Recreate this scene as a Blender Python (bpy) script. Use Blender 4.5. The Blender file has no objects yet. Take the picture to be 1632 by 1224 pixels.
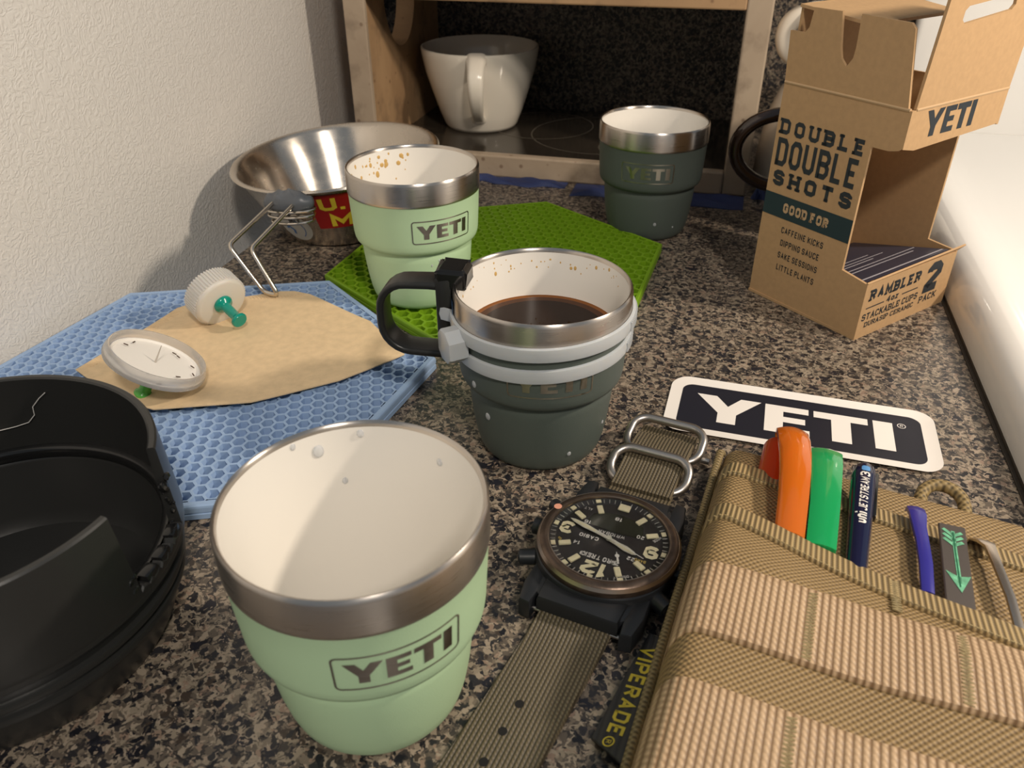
import bpy, bmesh, math, random
from mathutils import Vector, Matrix
R_ = random.Random(7)
S = 0.001                      # everything below is written in millimetres
scene = bpy.context.scene
C = scene.collection
pi = math.pi

# ------------------------------------------------------------------ camera, light, exposure
PITCH, ROLL, FPX = 0.570672, 0.00493, 1280.13
cam_d = bpy.data.cameras.new('camera'); cam = bpy.data.objects.new('camera', cam_d); C.objects.link(cam)
cam_d.sensor_fit = 'HORIZONTAL'; cam_d.sensor_width = 36.0; cam_d.lens = FPX / 1632 * 36.0
cam_d.clip_start = 0.005; cam_d.clip_end = 20
cam.matrix_world = (Matrix.Translation((0, 0, 0.18652)) @ Matrix.Rotation(pi / 2 - PITCH, 4, 'X') @ Matrix.Rotation(-ROLL, 4, 'Z'))
cam_d.dof.use_dof = True; cam_d.dof.focus_distance = 0.30; cam_d.dof.aperture_fstop = 26
scene.camera = cam
scene.view_settings.view_transform = 'Standard'; scene.view_settings.look = 'None'
scene.view_settings.gamma = 1; scene.view_settings.use_curve_mapping = False
scene.view_settings.exposure = 0.06

wd = bpy.data.worlds.new('world'); scene.world = wd; wd.use_nodes = True
wd.node_tree.nodes['Background'].inputs[0].default_value = (0.78, 0.89, 1.0, 1)
wd.node_tree.nodes['Background'].inputs[1].default_value = 0.24

def lamp(name, loc, target, size, power, col):
    d = bpy.data.lights.new(name, 'AREA'); d.shape = 'DISK'; d.size = size; d.energy = power; d.color = col
    o = bpy.data.objects.new(name, d); C.objects.link(o); o.location = loc
    o.rotation_euler = (Vector(target) - Vector(loc)).to_track_quat('-Z', 'Y').to_euler()
    return o
lamp('stove_hood_lamp', (0.47, 0.19, 0.38), (-0.10, 0.32, 0.03), 0.045, 2.3, (1.0, 0.86, 0.70))
lamp('ceiling_lamp', (0.30, -0.75, 1.10), (0.05, 0.30, 0.0), 0.16, 9.6, (1.0, 0.90, 0.79))

# ------------------------------------------------------------------ node material helpers
def _new(name):
    m = bpy.data.materials.new(name); m.use_nodes = True
    nt = m.node_tree; b = nt.nodes['Principled BSDF']
    return m, nt, b
def _math(nt, op, a, b=None):
    n = nt.nodes.new('ShaderNodeMath'); n.operation = op
    for i, v in enumerate((a, b)):
        if v is None: continue
        if isinstance(v, (int, float)): n.inputs[i].default_value = v
        else: nt.links.new(v, n.inputs[i])
    return n.outputs[0]
def _ramp(nt, fac, stops, interp='LINEAR'):
    n = nt.nodes.new('ShaderNodeValToRGB'); n.color_ramp.interpolation = interp
    el = n.color_ramp.elements
    while len(el) < len(stops): el.new(0.5)
    for e, (p, c) in zip(el, stops):
        e.position = p; e.color = (*c, 1)
    nt.links.new(fac, n.inputs[0]); return n.outputs[0]
def _noise(nt, scale, detail=3, rough=0.5, vec=None, dist=0.0):
    n = nt.nodes.new('ShaderNodeTexNoise'); n.inputs['Scale'].default_value = scale
    n.inputs['Detail'].default_value = detail; n.inputs['Roughness'].default_value = rough
    n.inputs['Distortion'].default_value = dist
    if vec is not None: nt.links.new(vec, n.inputs['Vector'])
    return n
def _coord(nt, scale=(1, 1, 1), rot=(0, 0, 0)):
    t = nt.nodes.new('ShaderNodeTexCoord'); mp = nt.nodes.new('ShaderNodeMapping')
    mp.inputs['Scale'].default_value = scale; mp.inputs['Rotation'].default_value = rot
    nt.links.new(t.outputs['Object'], mp.inputs['Vector']); return mp.outputs[0]
def _bump(nt, b, h, strength, dist):
    n = nt.nodes.new('ShaderNodeBump'); n.inputs['Strength'].default_value = strength
    n.inputs['Distance'].default_value = dist
    nt.links.new(h, n.inputs['Height']); nt.links.new(n.outputs[0], b.inputs['Normal'])
def plain(name, col, rough=0.5, metal=0.0, var=0.0, vscale=150, bump=0.0, bscale=2500, trans=0.0, ior=1.45, coat=0.0, sss=0.0, spec=0.5, alpha=1):
    m, nt, b = _new(name)
    b.inputs['Base Color'].default_value = (*col, 1); b.inputs['Roughness'].default_value = rough
    b.inputs['Metallic'].default_value = metal; b.inputs['Transmission Weight'].default_value = trans
    b.inputs['IOR'].default_value = ior; b.inputs['Coat Weight'].default_value = coat
    b.inputs['Specular IOR Level'].default_value = spec
    if sss: b.inputs['Subsurface Weight'].default_value = sss; b.inputs['Subsurface Radius'].default_value = (.004, .003, .002); b.inputs['Subsurface Scale'].default_value = 1.0
    vec = _coord(nt)
    if var:
        n = _noise(nt, vscale, 4, vec=vec)
        c2 = tuple(max(0, c * (1 - var)) for c in col); c3 = tuple(min(1, c * (1 + var)) for c in col)
        nt.links.new(_ramp(nt, n.outputs[0], [(0.3, c2), (0.7, c3)]), b.inputs['Base Color'])
    if bump:
        n = _noise(nt, bscale, 2, vec=vec); _bump(nt, b, n.outputs[0], bump, 0.0003)
    return m

def granite(name, bright=1.0, scale=1.0, rough=0.32):
    m, nt, b = _new(name); vec = _coord(nt)
    nd = _noise(nt, 300 * scale, 3, vec=vec)
    mix = nt.nodes.new('ShaderNodeMix'); mix.data_type = 'RGBA'; mix.blend_type = 'LINEAR_LIGHT'; mix.inputs['Factor'].default_value = 0.0028
    nt.links.new(vec, mix.inputs['A']); nt.links.new(nd.outputs['Color'], mix.inputs['B']); dv = mix.outputs['Result']
    def vor(sc):
        v = nt.nodes.new('ShaderNodeTexVoronoi'); v.inputs['Scale'].default_value = sc * scale
        nt.links.new(dv, v.inputs['Vector'])
        sep = nt.nodes.new('ShaderNodeSeparateColor'); nt.links.new(v.outputs['Color'], sep.inputs[0]); return v, sep
    k = bright
    def c(r, g, bl): return (r * k, g * k, bl * k)
    def over(a, fac, col):
        mm = nt.nodes.new('ShaderNodeMix'); mm.data_type = 'RGBA'; nt.links.new(fac, mm.inputs['Factor']); nt.links.new(a, mm.inputs['A'])
        if isinstance(col, tuple): mm.inputs['B'].default_value = (*col, 1)
        else: nt.links.new(col, mm.inputs['B'])
        return mm.outputs['Result']
    v1, s1 = vor(640)     # fine tan and taupe ground
    base = _ramp(nt, s1.outputs[0], [(0, c(.30, .245, .18)), (.20, c(.13, .105, .082)), (.38, c(.37, .30, .225)), (.52, c(.055, .047, .042)), (.66, c(.20, .16, .12)), (.80, c(.29, .205, .15)), (.88, c(.030, .029, .031))], 'CONSTANT')
    v2, s2 = vor(360)     # rounded dark chips
    chip = _math(nt, 'MULTIPLY', _ramp(nt, s2.outputs[1], [(0, (1, 1, 1)), (.46, (0, 0, 0))], 'CONSTANT'), _ramp(nt, v2.outputs['Distance'], [(.44, (1, 1, 1)), (.52, (0, 0, 0))]))
    chipc = _ramp(nt, s2.outputs[0], [(0, c(.014, .014, .018)), (.45, c(.032, .030, .034)), (.75, c(.062, .046, .036))], 'CONSTANT')
    col = over(base, chip, chipc)
    v3, s3 = vor(210)     # a few larger chips
    big = _math(nt, 'MULTIPLY', _ramp(nt, s3.outputs[1], [(0, (1, 1, 1)), (.13, (0, 0, 0))], 'CONSTANT'), _ramp(nt, v3.outputs['Distance'], [(.40, (1, 1, 1)), (.46, (0, 0, 0))]))
    col = over(col, big, c(.018, .018, .025))
    v4, s4 = vor(1300)    # specks
    col = over(col, _math(nt, 'MULTIPLY', _ramp(nt, s4.outputs[2], [(0, (0, 0, 0)), (.80, (1, 1, 1))], 'CONSTANT'), 0.8), _ramp(nt, s4.outputs[0], [(0, c(.03, .027, .028)), (.45, c(.40, .31, .23)), (.7, c(.10, .08, .062))], 'CONSTANT'))
    nt.links.new(col, b.inputs['Base Color']); b.inputs['Roughness'].default_value = rough
    b.inputs['Specular IOR Level'].default_value = 0.4
    return m

def weave(name, base, dark, kx, ky, mode, bump=0.8, rough=0.6, thr=0.3, rot=0.0, sheen=0.0):
    """cloth: kx, ky are thread counts per metre along the object's x and y."""
    m, nt, b = _new(name)
    vec = _coord(nt, (1, 1, 1), (0, 0, rot))
    sep = nt.nodes.new('ShaderNodeSeparateXYZ'); nt.links.new(vec, sep.inputs[0])
    X = _math(nt, 'MULTIPLY', sep.outputs[0], kx * 2 * pi); Y = _math(nt, 'MULTIPLY', sep.outputs[1], ky * 2 * pi)
    sx, sy = _math(nt, 'SINE', X), _math(nt, 'SINE', Y)
    if mode == 'plain':      # little square bumps in a checker
        h = _math(nt, 'ADD', _math(nt, 'MULTIPLY', _math(nt, 'MULTIPLY', sx, sy), 0.5), 0.5)
    elif mode == 'rib':      # ribs across
        h = _math(nt, 'ADD', _math(nt, 'MULTIPLY', sx, 0.45), _math(nt, 'ADD', _math(nt, 'MULTIPLY', sy, 0.06), 0.5))
    else:                    # webbing: columns of short slanting floats, neighbours half a step apart
        half = _math(nt, 'SINE', _math(nt, 'ADD', Y, _math(nt, 'MULTIPLY', X, 0.5)))
        col = _math(nt, 'ADD', _math(nt, 'MULTIPLY', sx, 0.5), 0.5)
        h = _math(nt, 'MULTIPLY', _math(nt, 'POWER', col, 0.6), _math(nt, 'ADD', _math(nt, 'MULTIPLY', half, 0.24), 0.76))
    n = _noise(nt, 60, 3, vec=vec)
    f = _math(nt, 'ADD', h, _math(nt, 'MULTIPLY', _math(nt, 'SUBTRACT', n.outputs[0], 0.5), 0.35))
    nt.links.new(_ramp(nt, f, [(thr - 0.25, dark), (thr + 0.35, base)]), b.inputs['Base Color'])
    b.inputs['Roughness'].default_value = rough; b.inputs['Sheen Weight'].default_value = sheen
    _bump(nt, b, h, bump, 0.0004)
    return m

def wood(name, light, dark, axis_scale, grime=0.5):
    m, nt, b = _new(name); vec = _coord(nt, axis_scale)
    n = _noise(nt, 1.0, 6, 0.6, vec=vec, dist=0.6); n2 = _noise(nt, 38, 4, 0.6, vec=_coord(nt))
    base = _ramp(nt, n.outputs[0], [(.3, dark), (.7, light)])
    m3 = nt.nodes.new('ShaderNodeMix'); m3.data_type = 'RGBA'; nt.links.new(base, m3.inputs['A'])
    m3.inputs['B'].default_value = (.10, .065, .04, 1)
    nt.links.new(_math(nt, 'MULTIPLY', _ramp(nt, n2.outputs[0], [(.52, (0, 0, 0)), (.70, (1, 1, 1))]), grime), m3.inputs['Factor'])
    n4 = nt.nodes.new('ShaderNodeTexVoronoi'); n4.inputs['Scale'].default_value = 95; nt.links.new(_coord(nt), n4.inputs['Vector'])
    m4 = nt.nodes.new('ShaderNodeMix'); m4.data_type = 'RGBA'; nt.links.new(m3.outputs['Result'], m4.inputs['A'])
    m4.inputs['B'].default_value = (.12, .06, .03, 1)
    nt.links.new(_math(nt, 'MULTIPLY', _ramp(nt, n4.outputs['Distance'], [(.10, (1, 1, 1)), (.16, (0, 0, 0))]), 0.6), m4.inputs['Factor'])
    nt.links.new(m4.outputs['Result'], b.inputs['Base Color']); b.inputs['Roughness'].default_value = 0.6
    return m

def pebbled(name, col):
    m, nt, b = _new(name); vec = _coord(nt)
    n = _noise(nt, 175, 1, 0.4, vec=vec, dist=3.2); n2 = _noise(nt, 330, 2, 0.5, vec=vec, dist=1.0)
    h = _math(nt, 'ADD', _ramp(nt, n.outputs[0], [(.42, (0, 0, 0)), (.58, (1, 1, 1))]), _math(nt, 'MULTIPLY', n2.outputs[0], 0.5))
    v = nt.nodes.new('ShaderNodeTexVoronoi'); v.inputs['Scale'].default_value = 30; nt.links.new(vec, v.inputs['Vector'])
    sp = _ramp(nt, v.outputs['Distance'], [(.022, (.40, .26, .15)), (.04, col)])
    sep = nt.nodes.new('ShaderNodeSeparateColor'); nt.links.new(v.outputs['Color'], sep.inputs[0])
    m3 = nt.nodes.new('ShaderNodeMix'); m3.data_type = 'RGBA'; m3.inputs['A'].default_value = (*col, 1); nt.links.new(sp, m3.inputs['B'])
    nt.links.new(_ramp(nt, sep.outputs[0], [(0, (0, 0, 0)), (.80, (1, 1, 1))], 'CONSTANT'), m3.inputs['Factor'])
    nt.links.new(m3.outputs['Result'], b.inputs['Base Color'])
    b.inputs['Roughness'].default_value = 0.42; _bump(nt, b, h, 0.42, 0.0004)
    return m

def steel(name, col=(.58, .53, .48), rough=0.3, streak=(25, 25, 900), bs=0.05):
    m, nt, b = _new(name); vec = _coord(nt, streak)
    n = _noise(nt, 3.0, 3, vec=vec); b.inputs['Metallic'].default_value = 1
    b.inputs['Base Color'].default_value = (*col, 1)
    nt.links.new(_math(nt, 'ADD', _math(nt, 'MULTIPLY', n.outputs[0], 0.16), rough - 0.08), b.inputs['Roughness'])
    b.inputs['Anisotropic'].default_value = 0.8; b.inputs['Anisotropic Rotation'].default_value = 0.25
    tg_ = nt.nodes.new('ShaderNodeTangent'); tg_.direction_type = 'RADIAL'; tg_.axis = 'Z'; nt.links.new(tg_.outputs[0], b.inputs['Tangent'])
    return m

M = {}
M['granite'] = granite('granite_laminate', 0.86)
M['backsplash'] = granite('backsplash_laminate', 0.55, 0.9, 0.55)
M['fridge'] = pebbled('pebbled_enamel', (.80, .765, .71))
M['fridge_smooth'] = plain('smooth_enamel', (.50, .48, .45), .5, var=.1, vscale=30)
M['enamel'] = plain('white_enamel', (.86, .84, .80), .12, coat=.4)
M['seam'] = plain('dark_seam', (.05, .04, .03), .8)
M['mint'] = plain('mint_powder_coat', (.47, .65, .40), .55, bump=.22, bscale=3200)
M['spruce'] = plain('dark_green_powder_coat', (.085, .104, .090), .5, bump=.2, bscale=3200)
M['rim'] = steel('brushed_steel')
M['ceramic'] = plain('white_ceramic_lining', (.84, .80, .73), .25)
M['etched'] = steel('etched_steel', (.30, .265, .23), .42)
M['etched_dark'] = steel('etched_steel_shiny', (.46, .43, .35), .34)
M['coffee'] = plain('black_coffee', (.016, .006, .003), .03, spec=.14)
M['coffee_thin'] = plain('thin_coffee', (.20, .068, .014), .05, spec=.2)
M['coffee_mid'] = plain('middling_coffee', (.060, .020, .006), .04, spec=.16)
M['coffee_spot'] = plain('dried_coffee', (.60, .38, .13), .25)
M['water'] = plain('water', (.95, .97, 1), .03, trans=.65, ior=1.33)
M['black'] = plain('black_plastic', (.022, .022, .021), .32, bump=.05, bscale=900)
M['black_gloss'] = plain('glossy_black_plastic', (.010, .010, .010), .16)
M['nylon'] = plain('natural_nylon', (.50, .52, .53), .22, sss=.3)
M['tape_blue'] = plain('blue_tape', (.03, .10, .24), .5)
M['blue'] = plain('blue_silicone', (.33, .47, .70), .55, var=.08, vscale=60)
M['green'] = plain('green_silicone', (.17, .32, .008), .5, var=.06, vscale=60)
M['paper'] = plain('kraft_filter_paper', (.74, .55, .33), .85, var=.07, vscale=260, bump=.25, bscale=1500)
M['cap_white'] = plain('frosted_plastic', (.86, .80, .72), .4, trans=.25, sss=.4)
M['cap_clear'] = plain('clear_plastic', (.93, .90, .86), .22, trans=.72)
M['cap_inner'] = plain('cap_liner', (.86, .82, .76), .5)
M['teal'] = plain('teal_plastic', (.0, .27, .20), .2, coat=.3)
M['pin_green'] = plain('leaf_green_plastic', (.10, .42, .07), .25)
M['needle'] = plain('needle_steel', (.62, .58, .54), .25, metal=1)
M['bowl'] = steel('spun_steel', (.62, .56, .49), .26, (60, 60, 60), .03)
M['wire'] = plain('wire_steel', (.66, .60, .52), .24, metal=1)
M['duct'] = plain('grey_tape', (.115, .125, .14), .36, bump=.3, bscale=400)
M['red'] = plain('red_sticker', (.33, .012, .012), .35)
M['yellow'] = plain('yellow_print', (.72, .54, .04), .4)
M['sticker_white'] = plain('white_sticker', (.62, .60, .56), .4)
M['sticker_blue'] = plain('blue_print', (.10, .22, .50), .4)
M['ink'] = plain('black_print', (.02, .02, .02), .5)
M['navy'] = plain('navy_print', (.012, .013, .022), .42)
M['white_print'] = plain('white_vinyl', (.84, .79, .73), .42)
M['kraft'] = plain('kraft_cardboard', (.46, .29, .145), .8, var=.05, vscale=400, bump=.1, bscale=900)
M['kraft_edge'] = plain('cardboard_edge', (.50, .34, .19), .9)
M['box_ink'] = plain('box_print', (.020, .026, .032), .6)
M['banner_ink'] = plain('banner_print', (.015, .035, .042), .6)
M['card_navy'] = plain('navy_card', (.035, .036, .058), .4)
M['wood_grey'] = wood('weathered_wood', (.50, .40, .29), (.30, .22, .15), (6, 60, 6))
M['wood_brown'] = wood('stained_board', (.46, .29, .15), (.27, .16, .08), (10, 30, 5), .6)
M['shelf_glass'] = plain('dark_glossy_panel', (.030, .024, .018), .10, var=.3, vscale=18)
M['mug'] = plain('white_glaze', (.74, .68, .58), .18, coat=.3)
M['brown_glaze'] = plain('dark_brown_glaze', (.030, .016, .011), .10, coat=.5)
M['grey_glaze'] = plain('grey_green_glaze', (.13, .14, .11), .25)
M['cloth'] = weave('blue_rag', (.035, .055, .17), (.015, .022, .07), 700, 700, 'plain', .5)
M['cordura'] = weave('tan_cordura', (.37, .245, .105), (.15, .095, .040), 560, 560, 'plain', .9, .55, .35)
M['binding'] = weave('tan_binding', (.47, .335, .155), (.16, .11, .05), 690, 900, 'rib', .9, .5, .4)
M['webbing'] = weave('tan_webbing', (.62, .43, .255), (.25, .15, .075), 560, 560, 'web', .9, .5, .38)
M['piping'] = weave('tan_piping', (.30, .22, .10), (.12, .085, .035), 300, 700, 'plain', .8, .55, .35)
M['stitch'] = plain('olive_thread', (.30, .23, .11), .6, var=.25, vscale=900, bump=.6, bscale=1500)
M['cord'] = weave('elastic_cord', (.30, .21, .085), (.08, .055, .02), 420, 420, 'plain', .6)
M['tag'] = weave('black_satin', (.022, .021, .022), (.012, .011, .012), 500, 2500, 'rib', .3, .45)
M['orange'] = plain('translucent_orange_plastic', (.86, .20, .010), .14, trans=.35, coat=.4, sss=.25)
M['orange_red'] = plain('red_orange_plastic', (.80, .075, .012), .2, trans=.2, sss=.3)
M['jade'] = plain('translucent_green_plastic', (.01, .34, .10), .15, coat=.4, sss=.25)
M['navy_pen'] = plain('navy_pen_plastic', (.008, .010, .040), .14, coat=.4)
M['pen_blue'] = plain('bright_blue_print', (.10, .30, .62), .4)
M['blue_clip'] = plain('royal_blue_plastic', (.035, .030, .26), .25)
M['gun'] = plain('grey_metal', (.22, .19, .17), .38, metal=.9, bump=.05)
M['arrow'] = plain('green_paint', (.16, .46, .27), .4, var=.35, vscale=500)
M['arrow_dark'] = plain('dark_green_paint', (.012, .13, .06), .4)
M['clip_steel'] = plain('bright_clip_steel', (.60, .52, .44), .25, metal=1)
M['case'] = plain('watch_resin', (.014, .015, .017), .36)
M['bezel'] = plain('brown_bezel_metal', (.12, .085, .065), .34, metal=.85, var=.25, vscale=300, bump=.15, bscale=600)
M['bezel_edge'] = plain('worn_bezel_edge', (.40, .31, .24), .28, metal=1)
M['dial'] = plain('dial_black', (.014, .012, .012), .3)
M['lcd'] = plain('lcd_glass', (.020, .021, .014), .12)
M['lume'] = plain('lume_cream', (.66, .60, .40), .5)
M['dial_white'] = plain('dial_print', (.66, .64, .60), .5)
M['dial_yellow'] = plain('dial_yellow_print', (.55, .40, .10), .5)
M['hand'] = plain('hand_metal', (.62, .60, .50), .3, metal=.4)
M['crystal'] = plain('mineral_glass', (1, 1, 1), .02, trans=1, ior=1.12)
M['rose'] = plain('worn_rose_paint', (.66, .30, .20), .4)
M['strap'] = weave('olive_nylon_strap', (.155, .122, .072), (.055, .043, .026), 820, 820, 'web', .9, .5, .4)
M['ring'] = plain('brushed_ring_steel', (.50, .46, .42), .34, metal=1)
M['hole'] = plain('eyelet_black', (.006, .005, .005), .7)

# ------------------------------------------------------------------ mesh helpers (millimetres)
class MB:
    def __init__(s): s.v = []; s.f = []; s.mi = []
    def add(s, vs, fs, mi=0):
        o = len(s.v); s.v += [tuple(v) for v in vs]; s.f += [tuple(i + o for i in f) for f in fs]; s.mi += [mi] * len(fs); return s
    def merge(s, other, mi=None):
        o = len(s.v); s.v += other.v; s.f += [tuple(i + o for i in f) for f in other.f]; s.mi += (other.mi if mi is None else [mi] * len(other.f)); return s
    def xf(s, mat):
        s.v = [tuple(mat @ Vector(v)) for v in s.v]; return s
    def map(s, fn):
        s.v = [tuple(fn(*v)) for v in s.v]; return s
def obj(name, mb, mat, parent=None, smooth=False, angle=40, weld=False, label=None, kind=None):
    me = bpy.data.meshes.new(name)
    me.from_pydata([(x * S, y * S, z * S) for x, y, z in mb.v], [], mb.f)
    mats = mat if isinstance(mat, (list, tuple)) else [mat]
    for m in mats: me.materials.append(m)
    for p, mi in zip(me.polygons, mb.mi): p.material_index = mi
    bm = bmesh.new(); bm.from_mesh(me)
    if weld: bmesh.ops.remove_doubles(bm, verts=bm.verts, dist=1e-6)
    bmesh.ops.recalc_face_normals(bm, faces=bm.faces)
    bm.to_mesh(me); bm.free()
    if smooth:
        me.polygons.foreach_set('use_smooth', [True] * len(me.polygons))
        try: me.set_sharp_from_angle(angle=math.radians(angle))
        except Exception: pass
    me.update()
    o = bpy.data.objects.new(name, me); C.objects.link(o)
    if parent is not None: o.parent = parent
    if label: o['label'] = label
    if kind: o['kind'] = kind
    return o
def thing(name, label, cat, loc=(0, 0, 0), rz=0.0, group=None):
    o = bpy.data.objects.new(name, None); C.objects.link(o); o.empty_display_size = 0.01
    o.location = (loc[0] * S, loc[1] * S, loc[2] * S); o.rotation_euler = (0, 0, rz)
    o['label'] = label; o['category'] = cat
    if group: o['group'] = group
    return o
def tag(o, label, cat, group=None, kind=None, loc=None):
    o['label'] = label; o['category'] = cat
    if group: o['group'] = group
    if kind: o['kind'] = kind
    return o
def lathe(prof, n=64, a0=0.0, a1=2 * pi):
    """prof: list of (r, z)."""
    mb = MB(); full = abs(a1 - a0 - 2 * pi) < 1e-6; m = n if full else n + 1
    vs = []
    for r, z in prof:
        for i in range(m):
            a = a0 + (a1 - a0) * i / n; vs.append((r * math.cos(a), r * math.sin(a), z))
    fs = []
    for j in range(len(prof) - 1):
        for i in range(n):
            k = (i + 1) % m
            fs.append((j * m + i, j * m + k, (j + 1) * m + k, (j + 1) * m + i))
    mb.add(vs, fs)
    for j in (0, len(prof) - 1):
        if full and prof[j][0] > 0.01 and getattr(lathe, 'cap', False): mb.f.append(tuple(j * m + i for i in range(m))); mb.mi.append(0)
    return mb
def disc(r, z, n=64, cx=0, cy=0):
    return MB().add([(cx + r * math.cos(2 * pi * i / n), cy + r * math.sin(2 * pi * i / n), z) for i in range(n)], [tuple(range(n))])
def cyl(r0, r1, z0, z1, n=32):
    mb = MB(); vs = [(r0 * math.cos(2 * pi * i / n), r0 * math.sin(2 * pi * i / n), z0) for i in range(n)] + [(r1 * math.cos(2 * pi * i / n), r1 * math.sin(2 * pi * i / n), z1) for i in range(n)]
    fs = [(i, (i + 1) % n, n + (i + 1) % n, n + i) for i in range(n)] + [tuple(range(n))[::-1], tuple(range(n, 2 * n))]
    return mb.add(vs, fs)
def box(x0, x1, y0, y1, z0, z1, bev=0.0, seg=2):
    bm = bmesh.new(); bmesh.ops.create_cube(bm, size=1)
    for v in bm.verts: v.co = Vector(((x0 + x1) / 2 + v.co.x * (x1 - x0), (y0 + y1) / 2 + v.co.y * (y1 - y0), (z0 + z1) / 2 + v.co.z * (z1 - z0)))
    if bev: bmesh.ops.bevel(bm, geom=bm.edges[:], offset=bev, segments=seg, profile=0.5, affect='EDGES')
    return from_bm(bm)
def from_bm(bm):
    bm.verts.index_update(); mb = MB()
    mb.add([tuple(v.co) for v in bm.verts], [tuple(v.index for v in f.verts) for f in bm.faces]); bm.free(); return mb
def prism(poly, z0, z1, bev=0.0, seg=2):
    bm = bmesh.new(); vs = [bm.verts.new((x, y, z0)) for x, y in poly]; f = bm.faces.new(vs)
    r = bmesh.ops.extrude_face_region(bm, geom=[f]); top = [g for g in r['geom'] if isinstance(g, bmesh.types.BMVert)]
    for v in top: v.co.z = z1
    bmesh.ops.recalc_face_normals(bm, faces=bm.faces)
    if bev:
        es = [e for e in bm.edges if all(v in top for v in e.verts)]
        bmesh.ops.bevel(bm, geom=es, offset=bev, segments=seg, profile=0.5, affect='EDGES')
    bmesh.ops.triangulate(bm, faces=[f for f in bm.faces if len(f.verts) > 4])
    return from_bm(bm)
def tube(path, r, n=12, closed=False, prof=None, up=None):
    """sweep along path; prof: optional list of (a, b) section points; up: fixed reference vector."""
    P = [Vector(p) for p in path]; m = len(P); vs = []; fs = []
    rr = r if isinstance(r, (list, tuple)) else [r] * m
    ref = Vector(up) if up is not None else None; prev = None
    sec0 = prof or [(math.cos(2 * pi * i / n), math.sin(2 * pi * i / n)) for i in range(n)]; n = len(sec0)
    for i, p in enumerate(P):
        a = P[(i - 1) % m] if (closed or i > 0) else p; b = P[(i + 1) % m] if (closed or i < m - 1) else p
        t = (b - a).normalized()
        if ref is not None: x = ref - t * ref.dot(t)
        elif prev is None: x = t.orthogonal()
        else: x = prev - t * prev.dot(t)
        x = x.normalized(); y = t.cross(x); prev = x
        k = rr[i]
        for s0, s1 in sec0: vs.append(tuple(p + x * s0 * k + y * s1 * k))
    segs = m if closed else m - 1
    for i in range(segs):
        j = (i + 1) % m
        for q in range(n): fs.append((i * n + q, i * n + (q + 1) % n, j * n + (q + 1) % n, j * n + q))
    if not closed: fs.append(tuple(range(n))[::-1]); fs.append(tuple((m - 1) * n + q for q in range(n)))
    return MB().add(vs, fs)
def arc(cx, cy, r, a0, a1, n=8):
    return [(cx + r * math.cos(a0 + (a1 - a0) * i / n), cy + r * math.sin(a0 + (a1 - a0) * i / n)) for i in range(n + 1)]
def rrect(w, h, r, n=6):
    w /= 2; h /= 2
    return (arc(w - r, h - r, r, 0, pi / 2, n) + arc(-w + r, h - r, r, pi / 2, pi, n) + arc(-w + r, -h + r, r, pi, 1.5 * pi, n) + arc(w - r, -h + r, r, 1.5 * pi, 2 * pi, n))
def sphere(r, n=12, m=8, cx=0, cy=0, cz=0, sx=1, sy=1, sz=1):
    mb = lathe([(r * math.sin(pi * j / m), -r * math.cos(pi * j / m)) for j in range(m + 1)], n)
    return mb.map(lambda x, y, z: (cx + x * sx, cy + y * sy, cz + z * sz))
def frame(o, ax, ay):
    """4x4 placing local x, y, z (= ax x ay) at o."""
    ax = Vector(ax).normalized(); az = ax.cross(Vector(ay)).normalized(); ay = az.cross(ax)
    m = Matrix((ax, ay, az)).transposed().to_4x4(); m.translation = Vector(o); return m
def align_z(o, n, roll=0.0):
    q = Vector(n).to_track_quat('Z', 'Y'); m = q.to_matrix().to_4x4() @ Matrix.Rotation(roll, 4, 'Z'); m.translation = Vector(o); return m

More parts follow.
